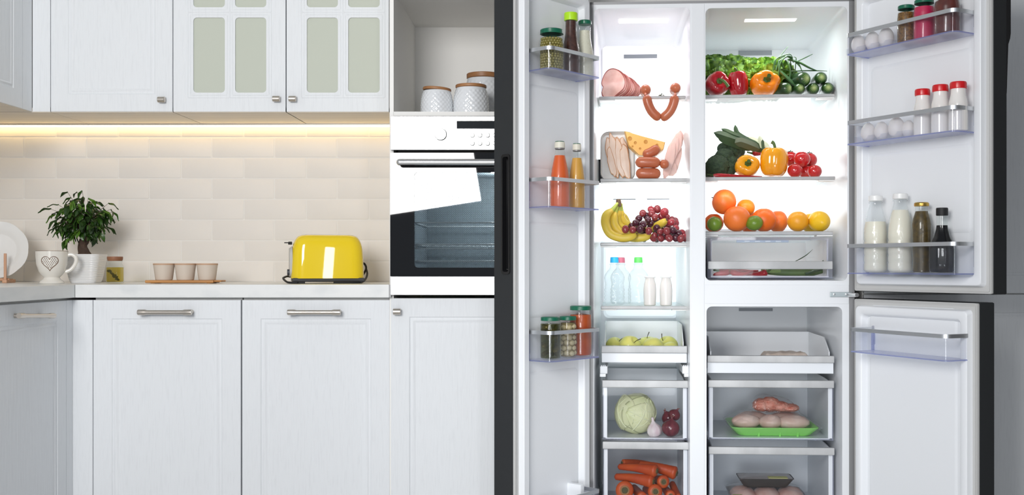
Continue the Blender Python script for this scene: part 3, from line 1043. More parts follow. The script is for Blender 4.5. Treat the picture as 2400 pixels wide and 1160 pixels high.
MB().tube([q * u for q in catmull([(94, 36, 35), (95, 20, 22), (88, -10, 10), (76, -40, 3.5), (52, -54, 2.6), (10, -58, 2.6)], 8)], 2.4 * u, 8).obj('cord', MATBLACK, t)

# --- lidded jars in the niche
JAR = mat('white_embossed_ceramic', (.78, .80, .82), .12, coat=.5)
def niche_jar(px, d, wpx, topy, label, tilt=0):
    s = W0.sc(px, d)
    q = W0.at(px, d, ZN + .0005)
    r = wpx / 2 / s
    H = W0.z(px, topy, d) - ZN
    t = thing('lidded_jar', label, 'jar', q, group='white jars in the niche')
    hb = H * .90
    def fn(a, rr, z):
        k = 1
        if r * .5 < rr and .04 < z / hb < .90:
            A, B = a * 11 / PI, z / r * 3.5
            q1 = abs(((A + B) % 1) - .5) + abs(((A - B) % 1) - .5)
            k = 1 + .034 * (q1 - .5)
        return (rr * k * math.cos(a), rr * k * math.sin(a), z)
    prof = [(0, 0), (r * .80, 0)]
    for k in range(1, 61):
        f = k / 60
        prof.append((r * (1 - .14 * abs(f * 1.42 - .42) ** 2.6 - .03 * max(0, f - .4)), hb * f))
    rt = prof[-1][0]
    prof += [(rt * .94, hb), (rt * .9, hb * .9), (0, hb * .9)]
    MB().lathe(prof, 176, fn=fn).obj('body', JAR, t, sharp=75)
    m = MB().lathe([(0, 0), (rt * 1.0, 0), (rt * 1.04, .002), (rt * 1.04, H - hb - .002), (rt * 1.01, H - hb), (0, H - hb)], 44, Matrix.Translation((0, 0, hb + .001)) @ Matrix.Rotation(tilt, 4, 'Y'))
    m.obj('lid', OAKLID, t)
    return t


niche_jar(1024, .10, 76, 208, 'white embossed jar with its wooden lid tipped slightly askew, in the niche', R(4))
niche_jar(1104, .10, 83, 201, 'white embossed jar with a level lid, in front of the taller niche jar')
niche_jar(1134, .30, 92, 175, 'tallest white embossed jar, at the back of the niche behind another')

# ================================================================ THE FRIDGE
ZF0, ZF1 = .03, 1.845
fx = lambda px, d=0: FR.x(px, d)
LIT = mat('glowing_back_panel', (.9, .93, .95), .5, emis=(.95, .98, 1.0), es=1.9)  # brightness of the back wall put into its panels as glow
LIT2 = mat('softly_glowing_back_panel', (.85, .85, .88), .5, emis=(1.0, .93, .98), es=.55)
LAMP = mat('fridge_lamp_lens', (.9, .9, .9), .4, emis=(1, 1, 1), es=1.0)
SLOT = mat('air_slot', (.30, .32, .35), .6)
fr = thing('fridge', 'large graphite fridge standing open and full of food', 'fridge', (FR.ox, FR.oy, 0), FR.a)
xL, xR = fx(1378), fx(2003)
fl, fr_ = fx(1391), fx(1990)           # white face between the grey flanks
zl = lambda py: FR.z(1500, py, 0)
zr = lambda py: FR.z(1820, py, 0)
m = MB()
m.box(xL, fl, 0, .66, ZF0, ZF1).box(fr_, xR, 0, .66, ZF0, ZF1).box(xL, xR, 0, .66, zl(9.5), ZF1).box(fl, fr_, .63, .66, ZF0, zl(9.5)).box(fl, fr_, 0, .66, ZF0, .075)
m.obj('outer_case', GRAYSTEEL, fr)
TOP = zl(9.5)
BOT = .075
xm0, xm1 = fx(1620.5), fx(1652)
zc0, zc1 = zr(712), zr(667)
holes = {}
m = MB()
def cell(key, x0, x1, z0, z1, hole):
    m.plate(x0, x1, z0, z1, hole, 0.001, .012)
    holes[key] = hole
cell('l', fl, (xm0 + xm1) / 2, BOT, TOP, rrect(fx(1392.5), fx(1617), .10, zl(19), .016, 6))
cell('ru', (xm0 + xm1) / 2, fr_, (zc0 + zc1) / 2, TOP, rrect(fx(1653.5), fx(1986), zr(658), zr(17), .018, 6))
cell('rl', (xm0 + xm1) / 2, fr_, BOT, (zc0 + zc1) / 2, rrect(fx(1656), fx(1974), .10, zr(718.5), .018, 6))
m.obj('front_frame', LINER, fr)
DB = .57
m = MB()
for k, h in holes.items():
    xs = [a for a, b in h]
    zs = [b for a, b in h]
    x0, x1, z0, z1 = min(xs), max(xs), min(zs), max(zs)
    ii, it = (.016, .012) if k != 'ru' else (.02, .03)
    back = rrect(x0 + ii, x1 - ii, z0 + .01, z1 - it, .02, 6)
    mid = rrect(x0 + .003, x1 - .003, z0 + .002, z1 - .003, .018, 6)
    m.loft([[(x, .006, z) for x, z in h], [(x, .05, z) for x, z in mid], [(x, DB, z) for x, z in back]], False, True)
m.obj('inner_liner', LINER, fr)
MB().box(xm0, fx(1650.5), -.0015, .006, BOT, TOP - .002, .001).obj('mullion', LINER, fr)
MB().box(xm1, fr_ - .0005, -.0015, .006, zc0, zc1, .001).obj('crossbar', LINER, fr)
# raised back panels, air slots, lamps
def back_panel(x0, x1, z0, z1, mt, name='back_panel', r=.02, y=DB - .012):
    A = rrect(x0, x1, z0, z1, r, 6)
    B = rrect(x0 + .008, x1 - .008, z0 + .008, z1 - .008, r, 6)
    return MB().loft([[(x, DB - .001, z) for x, z in A], [(x, y, z) for x, z in B]], False, True).obj(name, mt, fr)
def slot(pxa, pxb, pya, pyb, y=DB - .014):
    return MB().box(fx(pxa, y), fx(pxb, y), y - .001, y + .004, FR.z(pxa, pyb, y), FR.z(pxa, pya, y)).obj('air_slot', SLOT, fr)
bz = lambda px, py: FR.z(px, py, DB)
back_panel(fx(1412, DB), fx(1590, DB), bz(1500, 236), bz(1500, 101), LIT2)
back_panel(fx(1404, DB), fx(1604, DB), bz(1500, 416), bz(1500, 240), LIT, 'glow_panel')
back_panel(fx(1406, DB), fx(1602, DB), bz(1500, 566), bz(1500, 424), LIT, 'glow_panel')
back_panel(fx(1415, DB), fx(1590, DB), bz(1500, 745), bz(1500, 572), mat('dim_glowing_panel', (.82, .87, .9), .4, emis=(.85, .95, 1), es=.42))  # faint bluish glow put into this panel
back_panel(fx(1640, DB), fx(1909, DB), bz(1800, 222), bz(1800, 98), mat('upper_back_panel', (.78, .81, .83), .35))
back_panel(fx(1650, DB), fx(1948, DB), bz(1800, 410), bz(1800, 232), LIT, 'glow_panel')
back_panel(fx(1650, DB), fx(1948, DB), bz(1800, 536), bz(1800, 416), LIT, 'glow_panel')
slot(1462, 1540, 128, 137); slot(1463, 1518, 268, 270.5); slot(1437, 1490, 466, 468.5); slot(1516, 1569, 465.5, 468)
slot(1731, 1809, 119, 130); slot(1732, 1811, 722, 729, DB - .004)
def ceil_lamp(pxa, pxb, py, d):
    q = FR.z(pxa, py, d)
    return MB().box(fx(pxa, d), fx(pxb, d), d - .012, d + .03, q - .006, q + .014, .003).obj('lamp_lens', LAMP, fr)
ceil_lamp(1450, 1567, 47, .145)
ceil_lamp(1745, 1867, 44, .145)
# shelves
SD = .11
def shelf(key, pxa, pxb, py0, py1, trim=TRIMP, wide=False, depth=DB - .02):
    pm_ = (pxa + pxb) / 2
    z1, z0 = FR.z(pm_, py0, SD), FR.z(pm_, py1, SD)
    x0, x1 = fx(pxa, SD), fx(pxb, SD)
    xb1 = x1 - .002
    g = MB().box(x0 + .002, xb1, SD + .008, depth, z1 - .006, z1 - .0005).obj('shelf', SHELFGLASS, fr)
    MB().box(x0, x1, SD, SD + .012, z0, z1, .003).obj('front_trim', trim, g)
    m = MB()
    for xa, xb in ((x0 + .001, x0 + .055), (x1 - .055, x1 - .001)):
        MB().box(xa, xb, SD + .004, SD + .05, z0 - .004, z0 + .001, .001).obj('shelf_bracket', WHITE, g)
    return z1
SH = {}
SH['l1'] = shelf('l1', 1404, 1607, 225, 232)
SH['l2'] = shelf('l2', 1407, 1610, 418, 426)
SH['l3'] = shelf('l3', 1407, 1611, 568.5, 576.5)
SH['l4'] = shelf('l4', 1408, 1613, 717, 725.5)
SH['r1'] = shelf('r1', 1645, 1956, 221, 228.5)
SH['r2'] = shelf('r2', 1645, 1958, 414, 422)
SH['r3'] = shelf('r3', 1645, 1953, 542, 551)
# lamps at the ceilings, and added fill lights under the shelf fronts
def lamp_or_fill(px, py, d, sx, sy, power, col=(1, .98, .97)):
    l = bpy.data.lights.new('fridge_lamp_or_fill', 'AREA')
    l.shape, l.size, l.size_y, l.energy, l.color = 'RECTANGLE', sx, sy, power, col
    o = bpy.data.objects.new('fridge_lamp_or_fill', l)
    C.objects.link(o)
    o.location = FR.pt(px, py, d)
    o.rotation_euler = (0, 0, FR.a)
    return o
lamp_or_fill(1508, 60, .17, .17, .03, .6, (1, .90, .96))
lamp_or_fill(1806, 60, .17, .17, .03, 1.15, (.92, 1, .98))
for px, py, sx, pw_ in ((1508, 236, .26, .20), (1508, 431, .26, .22), (1508, 581, .26, .22), (1800, 233, .38, .40), (1800, 427, .38, .22)):
    o = lamp_or_fill(px, py, .128, sx, .010, pw_)
    o.rotation_euler = (R(35), 0, FR.a)

# drawers ---------------------------------------------------------
FRONTW = mat('white_drawer_front', (.80, .83, .87), .3)
def drawer(pxa, pxb, pytop, pytrim, pybot, d=.07, front='clear', backpy=None, depth=.42, sides=True, name='drawer', floorpy=None, ribs=False):
    pm_ = (pxa + pxb) / 2
    z1, zt, z0 = FR.z(pm_, pytop, d), FR.z(pm_, pytrim, d), FR.z(pm_, pybot, d)
    x0, x1 = fx(pxa, d), fx(pxb, d)
    yb = d + depth
    zb = z1 if backpy is None else FR.z(pm_, backpy, yb)
    ins = .004
    # the tray: white inner box with a clear or white front
    m = MB()
    ci = .012
    a0, a1 = x0 + ci, x1 - ci
    if sides:
        for s_, xa in ((-1, a0), (1, a1)):
            P = [(d + .006, z0 + .004), (yb, z0 + .004), (yb, zb), (d + .10, zb), (d + .012, z1 - .004 if backpy is None else z1 + .012)]
            m.loft([[(xa + s_ * .0016, y, z) for y, z in P], [(xa - s_ * .0016, y, z) for y, z in P]])
    m.box(a0, a1, yb - .003, yb, z0 + .004, zb)
    m.box(a0, a1, d + .004, yb, z0 + .002, z0 + .006)
    o = m.obj(name, LINER if front == 'white' else DRW, fr)
    if front == 'white':
        MB().box(x0, x1, d, d + .006, z0, zt, .0015).obj('front_panel', FRONTW, o)
    else:
        MB().box(x0 + .001, x1 - .001, d + .001, d + .004, z0, zt).obj('clear_front', ACRYLD, o)
        m = MB().box(x0, x1, d - .001, d + .012, z0 - .0005, z0 + .004, .001).box(x0, x0 + .003, d - .001, d + .01, z0, zt).box(x1 - .003, x1, d - .001, d + .01, z0, zt)
        for q in (.2, .42, .64, .86):
            m.box(x0 + (x1 - x0) * q - .004, x0 + (x1 - x0) * q + .004, d - .0018, d + .002, z0 - .001, z0 + .0025)
        m.obj('clear_edge', ACRYLB, o)
        m = MB()
        for xa in (x0 + .003, x1 - .016):
            m.box(xa, xa + .013, d + .006, d + .02, z0 + .006, zt)
        m.obj('inner_corner', LINER, o)
    MB().box(x0 - .001, x1 + .001, d - .012, d + .004, zt, z1, .003).obj('front_trim', TRIMP, o)
    return o, z0 + .006
DRW = mat('white_tray_plastic', (.70, .735, .775), .3)
dw_apple, ZA = drawer(1410, 1610, 810, 827, 850, .07, 'white', backpy=752, depth=.36)
dw_cab, ZC = drawer(1412, 1612, 890.5, 908, 1031, .06)
dw_car, ZK = drawer(1413, 1613, 1034.5, 1052, 1215, .06)
dw_t, ZT1 = drawer(1658, 1953.5, 833, 849.5, 875, .06, 'white', backpy=777, depth=.40)
dw_m, ZM = drawer(1660, 1953, 890.5, 908, 1031, .06)
dw_b, ZBK = drawer(1661, 1954, 1047, 1064.5, 1215, .06)
# white runners between the apple drawer and the cabbage drawer
for pxa, pxb, tip in ((1406, 1424, 1), (1599, 1619, -1)):
    m = MB()
    x0, x1 = fx(pxa, .05), fx(pxb, .05)
    z0, z1 = FR.z(pxa, 876, .05), FR.z(pxa, 858, .05)
    m.box(x0, x1, .05, .40, z0, z1, .002)
    m.box(x0 + (.006 if tip < 0 else .0), x1 - (.006 if tip > 0 else 0), .044, .056, z0 - .010, z0 + .001, .001)
    for q in range(3):
        m.box(x0 + .004 + q * .006, x0 + .007 + q * .006, .048, .06, z1 - .001, z1 + .003)
    m.obj('drawer_runner', LINER, fr)
# crisper
d = .085
x0, x1 = fx(1658, d), fx(1951, d)
cz = lambda py: FR.z(1800, py, d)
z0, z1 = cz(652), cz(556)
m = MB()
for s_, xa in ((1, x0 + .014), (-1, x1 - .014)):
    m.box(xa - .0016, xa + .0016, d + .01, .52, z0 + .004, z1 - .004)
m.box(x0 + .012, x1 - .012, .515, .52, z0 + .004, z1 - .01)
m.box(x0 + .012, x1 - .012, d + .004, .52, z0 + .003, z0 + .007)
cr = m.obj('crisper_drawer', mat('pale_crisper_plastic', (.80, .79, .80), .35, emis=None), fr)
h = rrect(x0 + .014, x1 - .018, cz(646), cz(563), .006, 4)
MB().plate(x0, x1, z0 + .002, z1, h, d, d + .008).obj('clear_edge', ACRYLB, cr)
MB().box(x0 + .013, x1 - .017, d + .002, d + .005, cz(647), cz(612)).obj('clear_front', ACRYLD, cr)
MB().box(x0 + .001, x1 - .001, d - .012, d + .002, cz(631), cz(612), .003).obj('front_trim', TRIMP, cr)
MB().box(x0, x1, d - .004, d + .01, z0 - .002, z0 + .003, .001).obj('bottom_edge', ACRYLB, cr)
m = MB().box(x0 + .008, x1 - .008, .125, .50, cz(556), cz(554.5))
m.box(x0 + .01, x1 - .012, d + .03, d + .034, cz(560), cz(556))
m.obj('clear_lid', ACRYLD, cr)
xv0, xv1 = fx(1726, d + .03), fx(1848, d + .03)
m = MB().box(xv0, xv1, d + .026, d + .031, cz(568), cz(561.5), .001)
m.obj('humidity_slider', mat('blue_grey_clear_plastic', (.42, .50, .62), .3), cr)
m = MB()
for k in range(4):
    xa = xv0 + (xv1 - xv0) * (.15 + .2 * k)
    m.box(xa, xa + .018, d + .024, d + .027, cz(567), cz(563.5), .001)
m.obj('slider_tab', mat('pale_blue_plastic', (.66, .73, .82), .3), cr)

# hinge between the two right doors
hz = Z(691, 3.55)
m = MB().box(fx(1945, -.004), fx(1997, -.004), -.006, -.0015, hz - .007, hz + .009, .001)
hg = m.obj('hinge', mat('zinc_hinge', (.42, .47, .48), .35, .9), fr)
for px in (1955, 1983):
    q = FR.x(px, -.006)
    MB().lathe([(0, 0), (.0042, 0), (.0036, .0025), (0, .003)], 14, Matrix.Translation((q, -.006, hz + .002)) @ Matrix.Rotation(R(90), 4, 'X')).obj('screw', STEEL, hg)
MB().tube([(fx(1990, -.01), -.008, hz), (fx(1998, -.02), -.03, hz), (fx(2004, -.03), -.06, hz + .001)], .007, 10).obj('hinge_arm', STEEL, hg)

# ---------------------------------------------------------------- doors
def door_frame(px, a):
    lx = FR.x(px, 0)
    o = FR.w(lx, -.022)
    return Frame(o.x, o.y, a)
RD = door_frame(1997, R(31 - 90))
LD = door_frame(1385, R(90 - 41))
BD = door_frame(1997, R(26.5 - 90))


def place_door(o, F):
    """the door hangs on the fridge: its place is given in the fridge's own frame"""
    v = F.w(0, 0) - Vector((FR.ox, FR.oy, 0))
    o.location = (FR.c * v.x + FR.s * v.y, -FR.s * v.x + FR.c * v.y, 0)
    o.rotation_euler = (0, 0, F.a - FR.a)


def door(x0, x1, z0, z1, th, F, label=None, handle=None, lin=.024):
    """x from hinge to free end; inner side at y=0, outer side at y=th"""
    slab = MB()
    xa, xb = min(x0, x1), max(x0, x1)
    if handle:
        slab.box(xa + .018, xb, .006, th, z0, z1, .003)
    else:
        slab.box(xa, xb, .006, th, z0, z1, .004)
    o = slab.obj('door', DARK, fr)
    place_door(o, F)
    g = MB()
    for i, (o0, o1, yy) in enumerate(((.002, .0235, .0), (.003, .0055, -.002), (.008, .010, -.002))):
        A = rrect(xa + o0, xb - o0, z0 + o0, z1 - o0, .004, 2)
        B = rrect(xa + o1, xb - o1, z0 + o1, z1 - o1, .003, 2)
        g.loft([[(x, .0065, z) for x, z in A], [(x, yy, z) for x, z in A], [(x, yy, z) for x, z in B], [(x, .0065, z) for x, z in B]], False, False)
    g.obj('gasket', GASKET, o)
    seq = [(lin - .004, .004, .012), (lin, -.016, .014), (lin + .004, -.020, .014), (lin + .022, -.020, .014), (lin + .028, -.014, .012), (lin + .034, .0015, .012)]
    m = MB()
    m.loft([[(x, y, z) for x, z in rrect(xa + i, xb - i, z0 + i, z1 - i, r, 4)] for i, y, r in seq], False, True)
    m.obj('inner_panel', LINER, o, sharp=50)
    return o


DZT = 1.866
W_R, W_B, W_L = RD.x(2326, 0), BD.x(2293, 0), LD.x(1205, 0)
d_ru = door(0.004, W_R, .8795, DZT, .066, RD)
d_rl = door(0.004, W_B, .06, .857, .066, BD)
d_l = door(W_L, -.004, .06, DZT, .085, LD, handle=True)
# raised fields pressed into the inner panels
def field(o, xa, xb, za, zb, y=-.004, b=.012):
    A = rrect(xa, xb, za, zb, .016, 4)
    B = rrect(xa + b, xb - b, za + b, zb - b, .012, 4)
    return MB().loft([[(x, .0012, z) for x, z in A], [(x, y, z) for x, z in B]], False, True).obj('pressed_field', LINER, o)
field(d_ru, .075, .46, 1.43, 1.60)
field(d_ru, .075, .46, 1.06, 1.32)
field(d_rl, .075, W_B - .075, .745, .84)
field(d_rl, .075, W_B - .075, .16, .68)
field(d_l, W_L + .066, -.066, 1.27, 1.53)
field(d_l, W_L + .066, -.066, .80, 1.10)
field(d_l, W_L + .066, -.066, .22, .63)
# the recessed grip in the free edge of the left door
Zg = lambda py: Z(py, LD.ray(1176, .03)[1])
cell_h = rrect(.018, .050, Zg(641), Zg(362), .008, 5)
m = MB().plate(.006, .085, .06, DZT, cell_h, 0, .018)
m.v = [Vector((W_L + v.y, v.x, v.z)) for v in m.v]
m.obj('door_edge', DARK, d_l)
m = MB()
A = rrect(.016, .052, Zg(643), Zg(360), .010, 5)
B = rrect(.0215, .0465, Zg(637), Zg(366), .007, 5)
Cc = rrect(.0225, .0455, Zg(635), Zg(368), .007, 5)
m.loft([[(W_L + .001, y, z) for y, z in A], [(W_L - .0035, y, z) for y, z in A], [(W_L - .0035, y, z) for y, z in B], [(W_L + .014, y, z) for y, z in Cc]], False, True)
m.obj('grip_recess', BLACK, d_l)
# the raised grip lip at the top of the right door's free edge
m = MB()
pr = [(.0, DZT), (.019, DZT), (.019, Z(92, 3.2)), (.016, Z(104, 3.2)), (.008, Z(118, 3.2)), (.005, Z(160, 3.2)), (.001, Z(226, 3.2)), (0, Z(232, 3.2))]
m.loft([[(xx, .064 + y, z) for y, z in pr] for xx in (W_R - .05, W_R - .0005)])
m.obj('grip_lip', BLACK, d_ru)
# baskets
def upath(x0, x1, dep, r=.022, n=5, flip=False):
    """plan outline from the wall out, along the front and back to the wall"""
    P = [(x0, .0)]
    r0, r1 = (.008, r) if not flip else (r, .008)
    for cx, cy, a0, rr in ((x0 + r0, -dep + r0, 180, r0), (x1 - r1, -dep + r1, 270, r1)):
        for k in range(n + 1):
            a = R(a0 + 90 * k / n)
            P.append((cx + rr * math.cos(a), cy + rr * math.sin(a)))
    P.append((x1, .0))
    return P


def strip(m, P, z0, z1, t, out=0.0, zs=None):
    n = len(P)
    nor = []
    for i in range(n):
        a, b = Vector(P[max(i - 1, 0)]), Vector(P[min(i + 1, n - 1)])
        d_ = (b - a).normalized()
        nor.append(Vector((d_.y, -d_.x)))
    o = [Vector(p) + q * out for p, q in zip(P, nor)]
    i_ = [Vector(p) + q * (out - t) for p, q in zip(P, nor)]
    rings = []
    for k in range(n):
        rings.append([(o[k].x, o[k].y, z0), (o[k].x, o[k].y, z1), (i_[k].x, i_[k].y, z1), (i_[k].x, i_[k].y, z0)])
    return m.loft(rings)


def basket(o, x0, x1, z0, z1, dep=.1, flip=False, rimh=.0115):
    P = upath(x0, x1, dep, flip=flip)
    b = strip(MB(), P, z0 + .003, z1 - rimh, .0022).obj('basket', ACRYL, o)
    m = MB()
    Q = upath(x0 + .0005, x1 - .0005, dep - .0005, flip=flip)
    m.loft([[(x, y, z0) for x, y in Q], [(x, y, z0 + .003) for x, y in Q]])
    m.obj('basket_base', ACRYLB, o)
    m = MB()
    strip(m, P, z0 - .001, z0 + .0022, .004, .0008)
    strip(m, [(x0, -.001), (x0, -.012)], z0, z1 - rimh, .003, .0005)
    strip(m, [(x1, -.012), (x1, -.001)], z0, z1 - rimh, .003, .0005)
    m.obj('basket_edge', ACRYLE, o)
    strip(MB(), P, z1 - rimh, z1, .0042, .0012).obj('basket_rim', TRIM, o)
    for xa in (x0 + .001, x1 - .006):
        MB().box(xa, xa + .005, -.012, .001, z0 + .02, z1 + .004, .002).obj('basket_hook', ACRYLB, o)
    return z0 + .0035
Zd = lambda F, px, py, d=-.1: Z(py, F.ray(px, d)[1])
xr0, xr1 = RD.x(1984, -.1), RD.x(2232, -.1) + .008
BR1 = basket(d_ru, xr0, xr1, 1.633, 1.7005)
BR2 = basket(d_ru, xr0, xr1, 1.3475, 1.4225)
BR3 = basket(d_ru, xr0, xr1, Zd(RD, 2100, 642), Zd(RD, 2100, 569.5))
xb0, xb1 = BD.x(1992, -.1), BD.x(2212, -.1) + .008
BB1 = basket(d_rl, xb0, xb1, Zd(BD, 2210, 846.5), Zd(BD, 2210, 783.5))
xl0, xl1 = LD.x(1293, -.1) - .006, LD.x(1406, -.1)
BL1 = basket(d_l, xl0, xl1, 1.5655, 1.6345, flip=True)
BL2 = basket(d_l, xl0, xl1, 1.1425, 1.2345, flip=True)
BL3 = basket(d_l, xl0, xl1, .669, .7635, flip=True)
# the corner of a fourth basket just entering the frame at the bottom of the left door
MB().box(-.125, -.105, -.06, -.0, Zd(LD, 1365, 1165, 0), Zd(LD, 1365, 1122, 0), .004).obj('basket_hook', LINER, d_l)
BL4 = basket(d_l, xl0, xl1, Zd(LD, 1390, 1235), Zd(LD, 1390, 1150), flip=True)

# ================================================================ FOOD ON THE SHELVES
def V(px, py, d): return FR.pt(px, py, d)


# ---- the left column
# ham slices on the top shelf
HAM = mat('ham_pink', (.64, .37, .31), .38, var=(22, (.76, .52, .45), .4, .6), sss=.15)
HAMR = mat('ham_rind', (.30, .06, .045), .45)
p = FR.at(1455, .30, SH['l1'])
t = thing('ham_slices', 'fan of sliced pale ham lying on a tray at the top of the narrow compartment', 'ham', p, FR.a)
MB().loft([[(x, y, 0) for x, y in rrect(-.075, .075, -.09, .09, .02, 4)], [(x, y, .012) for x, y in rrect(-.085, .085, -.10, .10, .025, 4)], [(x, y, .012) for x, y in rrect(-.081, .081, -.096, .096, .022, 4)], [(x, y, .004) for x, y in rrect(-.07, .07, -.085, .085, .02, 4)]]).obj('tray', WHITE, t)
rh = random.Random(2)
def ham_outline(sc, ph):
    out = []
    for k in range(40):
        a = 2 * PI * k / 40
        r = 1 + .10 * math.sin(2 * a + ph) + .07 * math.sin(3 * a + 1.4 + ph) - .20 * math.exp(-((a - 3.5) / .22) ** 2)
        out.append((.043 * sc * r * math.cos(a), .056 * sc * r * math.sin(a)))
    return out
NS = 13
for i in range(NS):
    f = i / (NS - 1)
    sc = 1.0 - .30 * f ** 1.4
    ol = ham_outline(sc, .15 * math.sin(i * 1.3))
    m = MB()
    th = .0028
    def bend(x, z): return -.006 * math.cos(x * 45) + .004 * math.sin(z * 60 + i)
    for mi, (k0, k1) in enumerate(((1.0, .95),)):
        A = [[(x, bend(x, z), z) for x, z in ol], [(x, bend(x, z) + th, z) for x, z in ol]]
        m.loft(A, False, False, 1)
        for yy in (0, th):
            B = [[(x * k, bend(x * k, z * k) + yy, z * k) for x, z in ol] for k in (1, .94)]
            m.loft(B, False, False, 1)
            Cc = [[(x * k, bend(x * k, z * k) + yy, z * k) for x, z in ol] for k in (.94, .6, .25, .05)]
            m.loft(Cc, False, True, 0)
    o = m.obj('ham_slice', [HAM, HAMR], t, sharp=60)
    zc = .060 - .012 * f + .0015 * rh.uniform(-1, 1)
    o.location = (-.030 + .070 * f, -.080 + .105 * f, zc)
    o.rotation_euler = (R(-8 - 6 * f), R(4 + 10 * f), R(4 - 16 * f))
# herb pack
p = FR.at(1549, .26, SH['l1'])
t = thing('herb_pack', 'small pack of dried herbs lying between the two hanging sausages', 'herbs', p, FR.a)
MB().loft([[(x, y, 0) for x, y in rrect(-.032, .032, -.03, .03, .008, 3)], [(x, y, .004) for x, y in rrect(-.036, .036, -.034, .034, .01, 3)]]).obj('tray', WHITE, t)
m = MB()
for k in range(150):
    c = Vector((rh.gauss(0, .013), rh.gauss(0, .012), .005))
    c.z += .022 * math.exp(-(c.x / .016) ** 2) * rh.random()
    e = c + Vector((rh.uniform(-.007, .007), rh.uniform(-.006, .006), rh.uniform(-.002, .008)))
    m.tube([c, (c + e) / 2 + Vector((0, 0, .002)), e], [.0007, .0011, .0004], 5)
tag(m.obj('dried_herb', mat('dried_herb', (.12, .13, .07), .8, var=(60, (.05, .07, .03))), t), kind='stuff')
# string of sausages hung over the shelf edge
SAUS = mat('sausage_skin', (.54, .155, .068), .34, coat=.15, bump=(120, .06), sss=.08, var=(12, (.48, .125, .055)))
z1 = SH['l1']
zx = lambda a, b, d: V(1400 + a / 7.252, 140 + b / 7.252, d)
t = thing('sausage_string', 'string of linked sausages draped over the front of the top left shelf', 'sausages', zx(1080, 600, .1))
rel = t.location
MB().link([zx(830, 600, .088), zx(868, 760, .088), zx(935, 890, .09), zx(1040, 985, .094), zx(1072, 1008, .095)], .0160, 18, fn=None).obj('sausage', SAUS, t, rel=rel)
MB().link([zx(1325, 600, .088), zx(1290, 760, .088), zx(1225, 890, .09), zx(1120, 985, .094), zx(1080, 1008, .095)], .0160, 18).obj('sausage', SAUS, t, rel=rel)
for a, b, r in ((820, 520, .0185), (1327, 490, .0180)):
    q = zx(a, b, .13)
    MB().link([q + Vector((0, -.045, .0)) + Vector((0, .022, 0)), q + Vector((0, .02, .002)), q + Vector((.004, .06, .0))], r, 18).obj('sausage', SAUS, t, rel=rel)
    q2 = zx(a, 590, .092)
    MB().tube([q2 + Vector((0, .012, .004)), q2, q2 + Vector((0, -.002, -.004))], [.005, .0045, .005], 10).obj('sausage_link', SAUS, t, rel=rel)
MB().tube([zx(1030, 1000, .094), zx(1075, 985, .094), zx(1125, 995, .094)], [.0035, .0015, .0035], 8).obj('sausage_link', SAUS, t, rel=rel)

# second shelf: chicken slices on a white tray
zy = lambda a, b, d: V(1380 + a / 3.411, 280 + b / 3.411, d)
CHK = mat('chicken_slice', (.68, .52, .42), .4, var=(20, (.74, .60, .51)), sss=.1)
CHKR = mat('roasted_edge', (.52, .25, .11), .45, var=(40, (.50, .24, .10)))
p = FR.at(1448, .22, SH['l2'])
t = thing('chicken_tray', 'white tray of sliced roast chicken standing upright on its edge', 'chicken tray', p, FR.a)
Mt = Matrix.Rotation(R(-9), 4, 'X')
hx, H = .062, .182
A = lambda e, y, r: [(x, y, z) for x, z in rrect(-hx + e, hx - e, e, H - e, r, 6)]
MB().loft([A(0, 0, .03), A(0, .002, .03), A(.006, .016, .026), A(.007, .014, .024), A(.002, 0, .03)], False, False, M=Mt).loft([A(.006, .016, .026), A(.007, .0155, .024)], True, True, M=Mt).obj('tray', WHITE, t)
for i, (cx_, cz_, hh, ww, an) in enumerate(((-.026, .100, .066, .016, 6), (-.010, .092, .080, .017, 9), (.010, .078, .074, .018, 10), (.026, .070, .064, .017, 8), (.002, .120, .045, .014, 8), (.022, .118, .040, .013, 10), (-.022, .066, .055, .013, 12))):
    m = MB()
    ol = []
    for k in range(30):
        a = 2 * PI * k / 30
        r = 1 + .10 * math.sin(3 * a + i * 1.7) + .05 * math.sin(7 * a + i)
        ol.append((ww * r * math.cos(a), hh * r * math.sin(a)))
    for k0, k1, mi, y0, y1 in ((1, 1, 1, .004, 0),):
        m.loft([[(x, .004, z) for x, z in ol], [(x, 0, z) for x, z in ol]], False, False, 1)
        m.loft([[(x * k, -.001 if k < 1 else 0, z * (1 - (1 - k) * .4)) for x, z in ol] for k in (1, .86)], False, False, 1)
        m.loft([[(x * k, -.001 - .0015 * (1 - k), z * (1 - (1 - k) * .4)) for x, z in ol] for k in (.86, .4, .05)], False, True, 0)
    o = m.obj('chicken_slice', [CHK, CHKR], t, sharp=60)
    q = Mt @ Vector((cx_, -.001 - .0022 * (i % 4), cz_))
    o.location = q
    o.rotation_euler = (R(-9), R(-an), 0)
p = FR.at(1432, .30, SH['l2'])
t = thing('black_tray', 'black food tray half hidden behind the white chicken tray', 'tray', p, FR.a)
A = lambda e, y, r: [(x, y, z) for x, z in rrect(-.078 + e, .070 - e, e, .085 - e, r, 5)]
MB().loft([A(0, 0, .012), A(.004, .02, .014), A(.006, .018, .012), A(.003, .001, .012)], False, False).loft([A(.004, .02, .014), A(.006, .0195, .012)]).obj('tray_body', BLACK, t)

